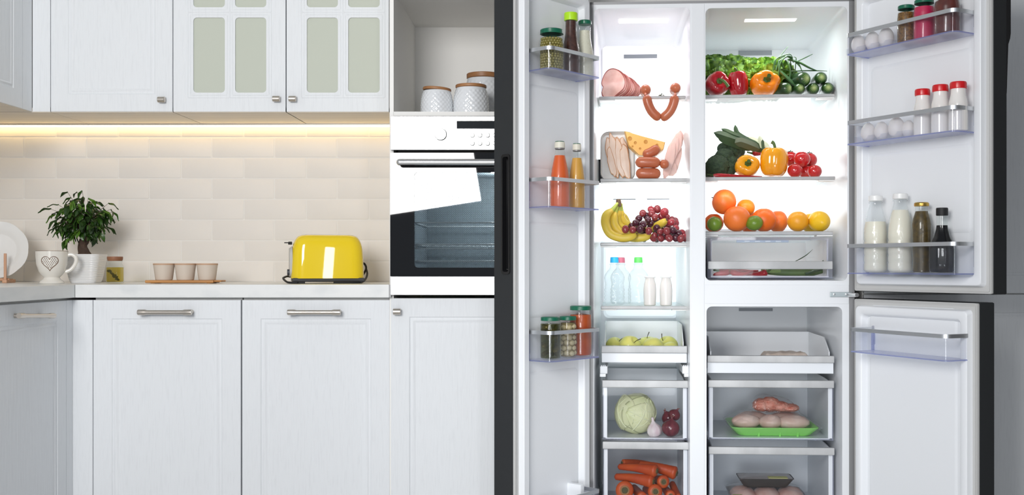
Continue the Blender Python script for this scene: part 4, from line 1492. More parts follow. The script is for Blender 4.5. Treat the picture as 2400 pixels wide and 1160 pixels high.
# cheese wedge with holes
CHS = mat('yellow_cheese', (.86, .47, .10), .42, var=(14, (.88, .53, .15)), sss=.15)
t = thing('cheese_wedge', 'yellow cheese wedge with holes lying on the sausages', 'cheese', V(1505, 372, .2))
rel = t.location
c0 = [zy(285, 90, .17), zy(420, 130, .17), zy(612, 180, .17), zy(600, 235, .17), zy(520, 300, .17), zy(400, 285, .17), zy(318, 205, .17)]
dn = FR.w(0, .085) - FR.w(0, 0)
m = MB()
cen = sum(c0, Vector()) / len(c0)
m.loft([[cen + (q - cen) * .96 for q in c0], [q + dn * .05 for q in c0], [q + dn * .95 for q in c0], [cen + (q - cen) * .96 + dn for q in c0]])
m.obj('cheese_body', CHS, t, rel=rel)
CHD = mat('cheese_hole', (.56, .25, .035), .5)
for a, b, r in ((328, 152, 13), (372, 185, 9), (455, 178, 12), (545, 205, 9), (410, 232, 7), (500, 240, 8), (350, 215, 6)):
    q = zy(a, b, .1698)
    k = r * 1.25 / 3.411 / 700
    m = MB()
    Mq = Matrix.Translation(q) @ Matrix.Rotation(FR.a, 4, 'Z') @ Matrix.Rotation(R(90), 4, 'X')
    m.lathe([(k * 1.1, -.0004), (k, .0012), (k * .9, .0010), (k * .7, .0006), (0, .0004)], 20, Mq)
    m.obj('cheese_hole', CHD, t, rel=rel)
# stacked sausages
def sausage(pts, r, label):
    P = [zy(*q) for q in pts]
    c = sum(P, Vector()) / len(P)
    o = MB().link(P, r, 20).obj('sausage', SAUS, None, rel=c, loc=c)
    return tag(o, label, 'sausage', 'loose sausages on the second shelf')
sausage(((375, 432, .135), (470, 432, .13), (575, 434, .135)), .0196, 'plump sausage at the bottom of the stack, under two others')
sausage(((372, 345, .135), (470, 342, .13), (572, 347, .135)), .0190, 'plump sausage lying across the bottom one, below the cheese')
sausage(((432, 290, .15), (500, 262, .15), (562, 222, .155)), .0175, 'pointed sausage tilted up against the cheese wedge')
sausage(((604, 360, .118), (600, 352, .20), (590, 340, .25)), .0165, 'sausage seen end-on beside the pink ham')
# pink ham roll slices
HAM2 = mat('pale_pink_ham', (.84, .55, .49), .4, var=(12, (.88, .66, .60)), sss=.2)
t = thing('ham_pack', 'pack of pale pink cooked ham slices standing against the compartment side', 'ham', FR.at(1578, .2, SH['l2']), FR.a)
for i, (a, b, ry, rz, rot, d) in enumerate(((640, 330, .017, .066, 14, .0), (665, 260, .019, .055, 18, .012), (700, 200, .019, .044, 16, .022), (660, 395, .021, .026, 8, .018), (720, 170, .016, .036, 12, .034), (690, 320, .020, .058, 14, .036))):
    q = zy(a, b, .19 + d)
    m = MB().ball((0, 0, 0), ry, .0035, rz, 24, 14, fn=lambda v: 1 + .05 * math.sin(7 * v.x + 5 * v.z + i))
    o = m.obj('ham_slice', HAM2, t)
    l = q - t.location
    o.location = (FR.c * l.x + FR.s * l.y, -FR.s * l.x + FR.c * l.y, l.z)
    o.rotation_euler = (0, R(rot), R(10))
# ---- third shelf: bananas and grapes
zg = lambda a, b, d: V(1400 + a / 7.252, 440 + b / 7.252, d)
BAN = mat('banana_yellow', (.74, .52, .055), .42, var=(14, (.66, .50, .06)), sss=.1)
BANG = mat('banana_green_end', (.42, .48, .08), .45)
BANB = mat('banana_brown', (.12, .07, .04), .7, bump=(90, .6))
t = thing('banana_bunch', 'bunch of ripe bananas leaning on its tips, on the grape shelf', 'bananas', zg(400, 925, .16))
rel = t.location
def banana(pts, R_, parent, rel, tip=True):
    P = catmull(pts, 7)
    n = len(P)
    rr, idx = [], []
    for k in range(n):
        f = k / (n - 1)
        if f < .16: r = .30 + .25 * (f / .16)
        elif f < .32: r = .55 + .45 * math.sin((f - .16) / .16 * PI / 2)
        elif f < .80: r = 1.0
        else: r = .26 + .74 * math.sqrt(max(0, 1 - ((f - .80) / .20) ** 2))
        rr.append(R_ * r)
    m = MB().tube(P, rr, 15, fn=lambda f, a: 1 + .05 * math.cos(5 * a))
    o = m.obj('banana', [BAN, BANG], parent, rel=rel, sharp=75)
    nf = len(o.data.polygons)
    for i, f in enumerate(o.data.polygons):
        if i < 15 * int(n * .17): f.material_index = 1
    e = P[-1]
    d_ = (P[-1] - P[-2]).normalized()
    MB().tube([e - d_ * .003, e + d_ * .002, e + d_ * .0035], [.0040, .0036, .002], 8).obj('tip', BANB, o, rel=None if parent else None)
    o.children[0].data.transform(Matrix.Translation(-Vector(rel)))
    return o
banana([zg(345, 260, .165), zg(260, 370, .155), zg(150, 470, .14), zg(135, 620, .13), zg(215, 780, .125), zg(390, 850, .122), zg(560, 840, .122), zg(665, 785, .124)], .0152, t, rel)
banana([zg(360, 270, .17), zg(310, 400, .17), zg(275, 500, .165), zg(290, 640, .16), zg(390, 760, .16), zg(560, 845, .155), zg(760, 850, .15), zg(925, 815, .15)], .0146, t, rel)
banana([zg(385, 270, .18), zg(365, 400, .185), zg(340, 500, .19), zg(370, 620, .195), zg(480, 720, .20), zg(600, 800, .21)], .0125, t, rel)
banana([zg(410, 270, .19), zg(405, 400, .20), zg(400, 480, .205), zg(460, 590, .21), zg(580, 660, .215), zg(720, 720, .22)], .0125, t, rel)
banana([zg(400, 275, .20), zg(420, 420, .24), zg(460, 520, .25), zg(560, 700, .25), zg(760, 740, .235), zg(930, 690, .20), zg(1085, 610, .165), zg(1175, 545, .15)], .0145, t, rel)
m = MB().tube([zg(375, 320, .172), zg(362, 240, .172), zg(358, 195, .172)], [.0085, .0092, .0075], 9, fn=lambda f, a: 1 + .14 * math.sin(3 * a))
m.obj('stem', BANB, t, rel=rel)
GR = [mat('red_grape', (.20, .022, .03), .22, coat=.3, var=(60, (.30, .05, .055)), sss=.1), mat('dark_grape', (.055, .012, .025), .22, coat=.3, var=(50, (.10, .02, .035))), mat('bright_grape', (.38, .045, .06), .2, coat=.3, sss=.15)]
t = thing('grape_bunch', 'heap of dark red grapes resting beside and on the bananas', 'grapes', zg(1150, 925, .18))
gb = {}
gl_ = [(478, 705, 0, .118), (605, 715, 0, .118), (725, 705, 1, .115), (875, 735, 0, .118), (655, 600, 1, .135), (785, 620, 1, .13), (770, 435, 0, .19), (705, 525, 1, .19), (860, 540, 1, .17), (915, 375, 2, .22), (1020, 365, 0, .21), (925, 435, 0, .2), (980, 500, 0, .18), (1140, 415, 2, .19), (1085, 490, 2, .22), (1180, 505, 2, .23), (1255, 590, 2, .17), (1270, 545, 0, .2), (1335, 690, 2, .16), (1180, 735, 0, .118), (1280, 725, 1, .125), (1070, 750, 0, .125), (970, 820, 0, .132), (1080, 865, 0, .125), (955, 890, 0, .14), (1220, 855, 0, .115), (1330, 855, 1, .122), (1420, 865, 0, .115), (1490, 850, 2, .14), (1375, 775, 1, .145), (1440, 770, 2, .16), (830, 480, 1, .21), (1050, 590, 1, .21), (905, 610, 1, .18), (580, 650, 1, .145), (960, 590, 1, .21), (1130, 570, 0, .22), (1190, 650, 0, .2), (1100, 640, 1, .22), (1010, 690, 1, .16), (1150, 830, 1, .15), (1010, 880, 1, .17), (1290, 800, 1, .15), (1390, 890, 1, .16), (1330, 610, 2, .22), (1560, 870, 2, .19), (1520, 900, 2, .21), (860, 800, 1, .19), (800, 880, 1, .2), (1230, 560, 1, .24), (1320, 560, 2, .24), (700, 640, 1, .18), (760, 720, 1, .19), (900, 700, 1, .2), (1000, 780, 1, .2), (1120, 690, 1, .18), (1200, 800, 1, .2)]
for i, (a, b, k, d) in enumerate(gl_):
    q = zg(a, min(b, 862), d)
    r = .0126 * (1.22 if (a, b) == (1140, 415) else random.uniform(.92, 1.08))
    if k not in gb:
        o = MB().ball((0, 0, 0), 1, 1, 1.13, 18, 12).obj('grape', GR[k], t)
        gb[k] = o
    else:
        o = gb[k].copy()
        C.objects.link(o)
    o.location = q - t.location
    o.scale = (r, r, r)
    o.rotation_euler = (random.uniform(-1, 1), random.uniform(-1, 1), 0)
MB().tube([zg(925, 340, .22) - t.location, zg(915, 300, .22) - t.location], [.0012, .0016], 6).obj('stem', mat('grape_stem', (.16, .07, .04), .7), t)

# ---- fourth shelf: bottles
def water(px, d, capmat, label):
    p = FR.at(px, d, SH['l4'] + .0005)
    t = thing('water_bottle', label, 'bottle', p, group='clear water bottles')
    s = FR.sc(px, d)
    H = FR.z(px, 603, .2) - SH['l4']
    r = 24 / s
    pr = [(0, .002), (r * .8, 0), (r * .95, .004)]
    for k in range(28):
        f = k / 27
        z = .006 + H * .72 * f
        w_ = 1 - .10 * math.exp(-((f - .56) / .10) ** 2) - (.04 * (1 if k % 3 == 0 else 0) if f < .45 else 0)
        if f > .75: w_ *= 1 - .50 * ((f - .75) / .25) ** 1.6
        pr.append((r * w_, z))
    pr += [(r * .42, H * .80), (r * .42, H * .84), (r * .5, H * .845), (r * .5, H * .86), (r * .38, H * .865), (r * .38, H * .97)]
    MB().lathe(pr, 30).obj('body', PET, t)
    cr_ = 9.6 / s
    MB().lathe([(0, H * .885), (cr_, H * .885), (cr_ * 1.03, H * .89), (cr_ * .98, H * .99), (cr_ * .86, H), (0, H)], 36, fn=lambda a, rr, z: (rr * (1 + .02 * math.sin(18 * a)) * math.cos(a), rr * (1 + .02 * math.sin(18 * a)) * math.sin(a), z)).obj('cap', capmat, t)
water(1440, .20, mat('blue_cap', (.012, .33, .66), .35), 'clear water bottle with a blue cap')
water(1455, .30, mat('pink_cap', (.78, .20, .30), .35), 'clear water bottle with a pink cap, behind the blue-capped one')
water(1496, .22, mat('green_cap', (.10, .62, .10), .35), 'clear water bottle with a bright green cap')
YOG = mat('white_bottle_plastic', (.84, .81, .78), .3, sss=.1)
def yog(px, label):
    d = .15
    p = FR.at(px, d, SH['l4'] + .0003)
    t = thing('yoghurt_bottle', label, 'bottle', p, group='small white yoghurt bottles')
    k = 1 / FR.sc(px, d)
    MB().lathe([(0, 0), (12 * k, 0), (13.8 * k, 1.5 * k), (14.6 * k, 18 * k), (15 * k, 36 * k), (14 * k, 50 * k), (11 * k, 60 * k), (10.4 * k, 65 * k), (0, 65 * k)], 32).obj('body', YOG, t)
    MB().lathe([(0, 65 * k), (12.6 * k, 65 * k), (13 * k, 66 * k), (13 * k, 67.6 * k), (12 * k, 68.4 * k), (0, 68.4 * k)], 32).obj('foil_lid', WHITE, t)
yog(1523, 'small white yoghurt bottle next to the green-capped water bottle')
yog(1561, 'small white yoghurt bottle nearest the mullion')

# ---- apples in the first drawer
APP = mat('yellow_green_apple', (.76, .70, .18), .3, coat=.2, var=(9, (.60, .66, .18)), sss=.08)
STM = mat('apple_stem', (.05, .035, .02), .7)
def apple(px, py, d, r, tilt, label):
    s = FR.sc(px, d)
    R_ = r / s
    t = thing('apple', label, 'apple', FR.at(px, d, ZA), 0, 'apples in the top drawer')
    zc = max(FR.z(px, py, d) - ZA, R_ * .9)
    Mq = Matrix.Translation((0, 0, zc)) @ Matrix.Rotation(tilt[0], 4, 'X') @ Matrix.Rotation(tilt[1], 4, 'Y')
    pr = []
    for k in range(25):
        a = PI * k / 24
        rr = R_ * math.sin(a) * (1 + .06 * math.cos(a))
        z = -R_ * .92 * math.cos(a) - R_ * .34 * math.exp(-(rr / (R_ * .32)) ** 2) * (1 if k > 12 else -.6)
        pr.append((0 if k in (0, 24) else rr, z))
    MB().lathe(pr, 28, Mq, fn=lambda a, rr, z: (rr * (1 + .02 * math.cos(5 * a)) * math.cos(a), rr * (1 + .02 * math.cos(5 * a)) * math.sin(a), z)).obj('fruit', APP, t, sharp=80)
    MB().tube([Mq @ Vector(v) for v in catmull([(0, 0, R_ * .5), (R_ * .05, 0, R_ * .85), (R_ * .25, 0, R_ * 1.25)], 4)], [.0012, .0011, .0016], 7).obj('stem', STM, t)
apple(1443, 812, .20, 24, (.35, .5), 'yellow apple at the water-bottle end of the drawer, stem leaning out')
apple(1478, 812, .12, 27, (.75, .5), 'large yellow-green apple in front, stem turned toward the viewer')
apple(1518, 812, .28, 26, (.1, -.1), 'yellow apple at the back of the drawer, between the front two')
apple(1531, 817, .13, 26, (1.7, 0), 'green-yellow apple in front showing its smooth side')
apple(1562, 812, .23, 27, (.3, -.55), 'yellow apple near the mullion, stem upright')
apple(1571, 822, .14, 21, (1.9, .3), 'small greenish apple tucked in front at the mullion end')

# ---- cabbage, garlic, onions
zc_ = lambda a, b, d: V(1380 + a / 3.411, 820 + b / 3.411, d)
CAB = mat('cabbage_leaf', (.62, .66, .36), .45, var=(9, (.74, .75, .48)), bump=(22, .35), bdist=.004, sss=.05)
CABV = mat('cabbage_vein', (.70, .73, .50), .5)
q = zc_(372, 528, .17)
t = thing('cabbage', 'pale green cabbage head in the clear drawer', 'cabbage', (q.x, q.y, ZC))
s = FR.sc(1488, .17)
R_ = 47 / s
zc0 = R_ * .98
def cabfn(v):
    a = math.atan2(v.z, v.x)
    return 1 + .03 * noise.noise(v * 3) + .016 * noise.noise(v * 8) - .012 * abs(math.sin(4 * a + 2 * v.y))
MB().ball((0, 0, zc0), R_ * 1.02, R_ * .95, R_, 48, 32, fn=cabfn).obj('head', CAB, t)
def cab_leaf(az, el, ro, wid, curl):
    m = MB()
    def fn(u_, v_):
        a = (u_ - .05) * 1.9 - .7
        b = (v_ - .5) * wid * math.sin(PI * (.12 + .85 * u_)) ** .5
        k = 1.012 + .016 * math.sin(v_ * 22 + u_ * 9) * u_ + (curl * max(0, u_ - .72) ** 1.5 * 4) + .012 * abs(v_ - .5) * 2 + .004 * math.cos((v_ - .5) * 40)
        return Vector((math.sin(b) * math.cos(a) * k, -math.cos(b) * math.cos(a) * k, math.sin(a) * k)) * R_ * 1.02
    m.grid(fn, 20, 16)
    vein = [fn(k / 10, .5) * 1.006 for k in range(11)]
    m.tube(vein, [.0026, .001], 6, mi=1)
    for sgn in (-1, 1):
        for k in range(2, 9, 2):
            m.tube([fn(k / 10, .5) * 1.004, fn(k / 10 + .05, .5 + sgn * .16) * 1.004, fn(min(1, k / 10 + .13), .5 + sgn * .34) * 1.004], [.0014, .0005], 5, mi=1)
    o = m.obj('leaf', [CAB, CABV], t)
    o.location = (0, 0, zc0)
    o.rotation_euler = (el, ro, az)
    sol = o.modifiers.new('thick', 'SOLIDIFY')
    sol.thickness = .0012
for a_ in ((.3, .1, .5, 2.2, .10), (-1.0, -.1, -.5, 2.0, .08), (1.3, -.1, .9, 2.0, .12), (-1.9, .1, -.2, 1.8, .1), (2.4, .0, .3, 2.2, .05), (.1, .5, -1.1, 1.7, .12)): cab_leaf(*a_)
q = zc_(530, 640, .10)
t = thing('garlic', 'white garlic bulb between the cabbage and the red onions', 'garlic', (q.x, q.y, ZC))
k = 1 / FR.sc(1536, .10)
MB().lathe([(0, 0), (9 * k, 0), (16 * k, 4 * k), (19 * k, 11 * k), (18.5 * k, 18 * k), (14 * k, 25 * k), (7 * k, 31 * k), (3.6 * k, 36 * k), (3 * k, 43 * k), (3.6 * k, 45 * k), (0, 45 * k)], 40, Matrix.Rotation(R(-8), 4, 'Y'), fn=lambda a, r, z: (r * (1 - .10 * abs(math.sin(3.5 * a)) ** .6 * (1 if z < 30 * k else .3)) * math.cos(a), r * (1 - .10 * abs(math.sin(3.5 * a)) ** .6) * math.sin(a), z)).obj('bulb', mat('garlic_skin', (.72, .67, .66), .5, var=(30, (.66, .52, .55)), stretch=(4, 4, 1)), t)
ONI = mat('red_onion_skin', (.10, .012, .022), .25, coat=.3, var=(14, (.17, .03, .04)), stretch=(5, 5, .6))
ONP = mat('dry_onion_skin', (.28, .13, .10), .5)
def onion(a, b, d, r, tl, label):
    q = zc_(a, b, d)
    k = r / FR.sc(1570, d)
    t = thing('red_onion', label, 'onion', (q.x, q.y, ZC if label.startswith('large') else ZC))
    z0 = (q.z - ZC) if not label.startswith('large') else k * .95
    Mq = Matrix.Translation((0, 0, z0)) @ Matrix.Rotation(tl[0], 4, 'X') @ Matrix.Rotation(tl[1], 4, 'Y')
    pr = [(0, -k * .95)] + [(k * math.sin(PI * j / 16) * (1 if j < 11 else 1 - .02 * (j - 10)), -k * .95 * math.cos(PI * j / 16)) for j in range(1, 15)] + [(k * .20, k * 1.0), (k * .12, k * 1.12), (k * .13, k * 1.25), (k * .04, k * 1.32), (0, k * 1.32)]
    MB().lathe(pr, 30, Mq).obj('bulb', ONI, t)
    m = MB()
    m.tube([Mq @ Vector((.04 * k, -.05 * k, 1.25 * k)), Mq @ Vector((.16 * k, -.1 * k, 1.4 * k)), Mq @ Vector((.12 * k, -.2 * k, 1.52 * k))], [.0012, .0018, .0006], 6)
    m.tube([Mq @ Vector((-.04 * k, -.05 * k, 1.25 * k)), Mq @ Vector((-.12 * k, -.1 * k, 1.42 * k))], [.0012, .0006], 6)
    m.obj('dry_tip', ONP, t)
onion(655, 625, .10, 21, (0, .12), 'large glossy red onion in front, beside the garlic')
onion(682, 520, .17, 14.5, (.3, .5), 'smaller dark red onion behind the large glossy one')
o = bpy.data.objects
# something for the rear onion to lie on: a third onion of the same heap
onion(640, 545, .19, 17, (.1, -.5), 'dark red onion at the back with a dry forked tip, above the garlic')

# ---- carrots
CARR = mat('carrot_orange', (.52, .085, .012), .45, var=(14, (.42, .055, .012)), bump=(24, .5), stretch=(1, 1, 1), bdist=.003)
CARE = mat('carrot_crown', (.075, .075, .03), .8, bump=(120, 1))
CARX = mat('carrot_shoulder', (.34, .13, .03), .6, var=(40, (.20, .10, .03)))
zk = lambda a, b, d: V(1420 + a / 11.6, 1060 + b / 11.6, d)
def carrot(A, B, r0, r1, label, bendv=(0, 0, 0)):
    """A thick crown end, B tip, as (zoom x, zoom y, depth); r in zoom pixels"""
    a, b = zk(*A), zk(*B)
    t = thing('carrot', label, 'carrot', (a + b) / 2, group='carrots in the lower drawer')
    rel = t.location
    u0, u1 = r0 * 1.22 / 11.6 / 690, r1 * 1.3 / 11.6 / 690
    mid = (a + b) / 2 + Vector(bendv)
    P = catmull([a, mid, b], 12)
    n = len(P)
    d_ = (P[0] - P[1]).normalized()
    rr = [u0 + (u1 - u0) * (k / (n - 1)) ** .85 for k in range(n)]
    rr[-1] = u1 * .4
    P = [P[0] + d_ * u0 * .32, P[0] + d_ * u0 * .26, P[0] + d_ * u0 * .12] + P
    rr = [u0 * .45, u0 * .72, u0 * .93] + rr
    MB().tube(P, rr, 20, fn=lambda f, a_: 1 + .016 * math.sin(f * 60) + .02 * math.sin(2 * a_ + 8 * f)).obj('root', CARR, t, rel=rel, sharp=70)
    e = P[0]
    m = MB().tube([e - d_ * .001, e + d_ * .0005], [u0 * .56, u0 * .5], 18).obj('shoulder', CARX, t, rel=rel)
    m = MB()
    m.tube([e, e + d_ * .0022, e + d_ * .003], [u0 * .36, u0 * .34, u0 * .2], 14)
    for k in range(6):
        an = k * 1.05
        side = d_.cross(Vector((0, 0, 1)))
        side = side.normalized() if side.length > .01 else Vector((1, 0, 0))
        up_ = side.cross(d_)
        q = e + (side * math.cos(an) + up_ * math.sin(an)) * u0 * .22
        m.tube([q, q + d_ * .005 + (side * math.cos(an) + up_ * math.sin(an)) * .002], [.0012, .0005], 5)
    m.obj('crown', CARE, t, rel=rel)
carrot((1340, 500, .10), (330, 390, .16), 138, 60, 'carrot lying across the top of the heap, crown to the middle', (0, 0, .003))
carrot((1240, 790, .10), (240, 660, .15), 150, 66, 'long carrot lying across the middle of the heap, below the top one', (0, 0, .003))
carrot((1870, 560, .15), (900, 330, .19), 150, 80, 'carrot at the top sloping down toward the mullion', (0, 0, .004))
carrot((470, 280, .20), (1250, 340, .26), 80, 60, 'dark slim carrot lying behind the top one', (0, 0, .004))
carrot((1560, 800, .12), (1250, 700, .30), 145, 70, 'short-looking carrot with a pale crown in the middle of the heap')
carrot((510, 1030, .085), (420, 930, .30), 205, 90, 'thick carrot with a broad dark crown facing out')
carrot((1340, 1070, .085), (1080, 1000, .30), 165, 80, 'carrot with a tufted crown facing out, low in the heap')
carrot((980, 1220, .09), (760, 960, .26), 120, 80, 'plain carrot pointing out between the two tufted crowns')
carrot((1760, 1180, .09), (1600, 980, .25), 115, 75, 'carrot pointing out and down near the drawer side')
carrot((1960, 1240, .11), (1800, 850, .22), 95, 70, 'shaded slim carrot against the drawer side')
for pts, lab in ((((900, 1380, .12), (300, 1330, .3)), 'carrot underneath the heap at the door side'), (((1800, 1400, .14), (1000, 1300, .3)), 'carrot underneath the heap at the mullion side')):
    pass

# ---------------------------------------------------------------- the right column
# lettuces
LET = mat('frilly_lettuce', (.055, .17, .012), .45, var=(60, (.26, .44, .04), .38, .66), sss=.05)
LETD = mat('dark_frilly_lettuce', (.028, .09, .010), .45, var=(60, (.16, .30, .03), .38, .7), sss=.05)
def lettuce(px, d, wpx, hpx, m0, label, seed, extra=False):
    p = FR.at(px, d, SH['r1'] + .001)
    t = thing('lettuce', label, 'lettuce', p, FR.a)
    s = FR.sc(px, d)
    Wd, H = wpx / s, hpx / s
    xmin = FR.x(1653.5, 0) + .006 - FR.x(px, d)
    rr = random.Random(seed)
    for i in range(40):
        row = i // 10
        f = (i % 10) / 9
        ang = (f - .5) * 2
        L_ = H * (1.0, .86, .66, .45)[row] * rr.uniform(.88, 1.06)
        ph = rr.uniform(0, 60)
        m = MB()
        def fn(u_, v_):
            a = (v_ - .5) * 1.25
            e = max(abs(v_ - .5) * 2, u_) ** 2.4
            r_ = L_ * u_
            p0 = Vector((r_ * math.sin(a), 0, r_ * math.cos(a)))
            nz = noise.noise_vector(Vector((a * 5.5 + ph, u_ * 3.0, ph)))
            n2 = noise.noise_vector(Vector((a * 17 + ph, u_ * 8.0, ph + 9)))
            return p0 + Vector((nz.x * .010, nz.y * .020, nz.z * .007)) * e + Vector((n2.x * .006, n2.y * .011, n2.z * .006)) * e
        Ml = Matrix.Translation((ang * Wd * .38 + rr.uniform(-.005, .005), .02 - .018 * row + rr.uniform(-.006, .006), 0.001)) @ Euler((R(rr.uniform(0, 10) + 5 * row), R(ang * 16 + rr.uniform(-8, 8)), R(rr.uniform(-35, 35)))).to_matrix().to_4x4()
        m.grid(fn, 16, 52, M=Ml)
        for q in m.v:                       # leaves press against the shelf and the compartment wall
            q.z = max(q.z, .0006)
            q.x = max(q.x, xmin + .001 * math.sin(q.z * 300))
        m.obj('leaf', m0, t, sharp=180)
lettuce(1698, .30, 96, 112, LETD, 'dark frilly lettuce behind the two red peppers', 4)
lettuce(1778, .27, 108, 98, LET, 'brighter frilly lettuce behind the orange pepper', 9)
# one pale broad leaf standing up out of the second lettuce is part of it
# peppers
def pepmat(n, c, c2): return mat(n, c, .14, coat=.5, var=(6, c2), sss=.06)
PR, PO, PY = pepmat('red_pepper_skin', (.42, .004, .012), (.34, .003, .010)), pepmat('orange_pepper_skin', (.92, .26, .004), (.88, .22, .003)), pepmat('yellow_pepper_skin', (.93, .42, .008), (.90, .30, .006))
PST = mat('pepper_stem', (.035, .085, .012), .45, var=(20, (.07, .13, .02)))
def pepper(name_mat, px, d, zs, wpx, hpx, label, face=None, yaw=0, lobes=4, roll=0, stem_bend=.3, tall=1.0):
    """face: turn the stem end toward the viewer; else it stands on its base"""
    s = FR.sc(px, d)
    r = wpx / 2 / s
    h = hpx / s
    t = thing('bell_pepper', label, 'pepper', FR.at(px, d, zs + .0005), 0, 'bell peppers')
    if face:
        L_ = r * 2 * tall
        rv = h / 2
        Mq = Matrix.Translation((0, 0, rv * .985)) @ Matrix.Rotation(yaw, 4, 'Z') @ Matrix.Rotation(R(90) - face, 4, 'X') @ Matrix.Diagonal((1, rv / r, 1, 1)) @ Matrix.Rotation(roll, 4, 'Z')
        c0 = 0
    else:
        L_ = h
        Mq = Matrix.Translation((0, 0, L_ * .5)) @ Matrix.Rotation(roll, 4, 'Y') @ Matrix.Rotation(yaw, 4, 'Z')
    pr = []
    N = 30
    for k in range(N + 1):
        a = PI * k / N
        rr = r * math.sin(a) ** .55 * (.90 + .10 * (1 - math.cos(a)) / 2) if 0 < k < N else 0
        z = -math.copysign(abs(math.cos(a)) ** .8, math.cos(a)) * L_ / 2
        pr.append((rr, z))
    def fn(a, rr, z):
        g = abs(math.cos(lobes * a / 2))
        lob = .10 * (1 - g ** .55)
        e = (z / (L_ / 2))
        k = 1 - lob * (1.35 if abs(e) > .6 else .75) * (0 if rr < 1e-6 else 1)
        q = math.exp(-(rr / (r * .45)) ** 2)
        z2 = z - (L_ * .17 * q if e > 0 else -L_ * .10 * q) + (L_ * .035 * (g - .5) * (rr / r) if abs(e) > .5 else 0) * (1 if e > 0 else -1)
        return (rr * k * math.cos(a), rr * k * math.sin(a), z2)
    MB().lathe(pr, 64, Mq, fn=fn).obj('flesh', name_mat, t, sharp=80)
    zt = L_ / 2 - L_ * .15
    m = MB().lathe([(0, zt - .004), (r * .24, zt - .002), (r * .27, zt + .002), (r * .18, zt + .005), (r * .12, zt + .009), (0, zt + .009)], 24, Mq, fn=lambda a, q, z: (q * (1 + .12 * math.cos(6 * a)) * math.cos(a), q * (1 + .12 * math.cos(6 * a)) * math.sin(a), z))
    m.tube([Mq @ Vector(v) for v in catmull([(0, 0, zt), (0, 0, zt + r * .3), (stem_bend * r * .5, -stem_bend * r * .4, zt + r * .55), (stem_bend * r, -stem_bend * r, zt + r * .62)], 4)], [r * .13, r * .10, r * .11, r * .135], 12)
    m.obj('stem', PST, t)
zs = SH['r1']
pepper(PR, 1681, .165, zs, 60, 60, 'red bell pepper with a hooked green stem facing out', face=R(14), yaw=R(8), roll=R(-12), stem_bend=.6, tall=.9)
pepper(PR, 1731, .165, zs, 50, 62, 'red bell pepper standing on end between the hooked-stem red one and the orange one', lobes=3, yaw=R(45), roll=R(-6), stem_bend=-.2)
pepper(PO, 1792, .165, zs, 74, 60, 'orange bell pepper with its dark stem facing out', face=R(16), yaw=R(3), lobes=5, roll=R(15), stem_bend=.0, tall=.85)
# cucumbers
m, nt, b = newmat('cucumber_skin')
CUC = m
tc = nt.nodes.new('ShaderNodeTexCoord')
sx = nt.nodes.new('ShaderNodeSeparateXYZ')
nt.links.new(tc.outputs['Object'], sx.inputs[0])
at2 = nt.nodes.new('ShaderNodeMath'); at2.operation = 'ARCTAN2'
nt.links.new(sx.outputs['Z'], at2.inputs[0]); nt.links.new(sx.outputs['X'], at2.inputs[1])
mu = nt.nodes.new('ShaderNodeMath'); mu.operation = 'MULTIPLY'; mu.inputs[1].default_value = 14
sn = nt.nodes.new('ShaderNodeMath'); sn.operation = 'SINE'
nt.links.new(at2.outputs[0], mu.inputs[0]); nt.links.new(mu.outputs[0], sn.inputs[0])
mr = nt.nodes.new('ShaderNodeMapRange')
mr.inputs['From Min'].default_value = -.002; mr.inputs['From Max'].default_value = .015
mr.inputs['To Min'].default_value = 1; mr.inputs['To Max'].default_value = 0
nt.links.new(sx.outputs['Y'], mr.inputs['Value'])
m3 = nt.nodes.new('ShaderNodeMath'); m3.operation = 'MULTIPLY_ADD'; m3.inputs[1].default_value = .16; m3.inputs[2].default_value = 0
nt.links.new(sn.outputs[0], m3.inputs[0])
ad = nt.nodes.new('ShaderNodeMath'); ad.operation = 'MULTIPLY_ADD'
nt.links.new(m3.outputs[0], ad.inputs[0]); nt.links.new(mr.outputs[0], ad.inputs[1]); nt.links.new(mr.outputs[0], ad.inputs[2])
rp = nt.nodes.new('ShaderNodeValToRGB')
e = rp.color_ramp.elements
e[0].color = (.012, .038, .010, 1); e[0].position = .1
e[1].color = (.50, .58, .22, 1); e[1].position = 1.05 if False else 1.0
x = rp.color_ramp.elements.new(.55); x.color = (.035, .095, .014, 1)
nt.links.new(ad.outputs[0], rp.inputs[0]); nt.links.new(rp.outputs[0], b.inputs['Base Color'])
b.inputs['Roughness'].default_value = .28
CU = [None]
def cucumber(px, py, d, r, label, yaw=0, pitch=0):
    s = FR.sc(px, d)
    R_ = r / s
    q = FR.pt(px, py, d)
    m = MB()
    L_ = .13
    P, rr = [], []
    for k in range(24):
        f = k / 23
        P.append((0, -R_ * .9 * (0 if k else 0) + L_ * f, 0))
        rr.append(max(.002, R_ * min(1, math.sqrt(max(0, 1 - max(0, 1 - f / .22) ** 2)) * 1.0) * (1 - .12 * max(0, f - .5)) * (1 if f < .85 else math.sqrt(max(0.01, 1 - ((f - .85) / .15) ** 2)))))
    m.tube(P, rr, 28)
    o = m.obj('cucumber', CUC, None, loc=(q.x, q.y - R_ * .2, max(q.z, zs + R_ + .0005)), rot=(pitch, 0, yaw), sharp=80)
    return tag(o, label, 'cucumber', 'cucumbers on the top right shelf')
cucumber(1852, 207, .135, 16, 'cucumber lying lowest at the orange pepper end', R(34))
cucumber(1877, 206, .14, 14, 'cucumber end second along the bottom row, beside the leaning one', R(4))
cucumber(1908, 206, .14, 14.5, 'cucumber end third along the bottom row, under the two upper ones', R(-3))
cucumber(1941, 205, .14, 14.5, 'cucumber at the end of the bottom row, by the compartment wall', R(-8))
cucumber(1892, 184, .145, 18, 'thick cucumber resting on top of the bottom row', R(24))
cucumber(1926, 181, .15, 15, 'cucumber on top of the row, nearest the compartment wall', R(-4))
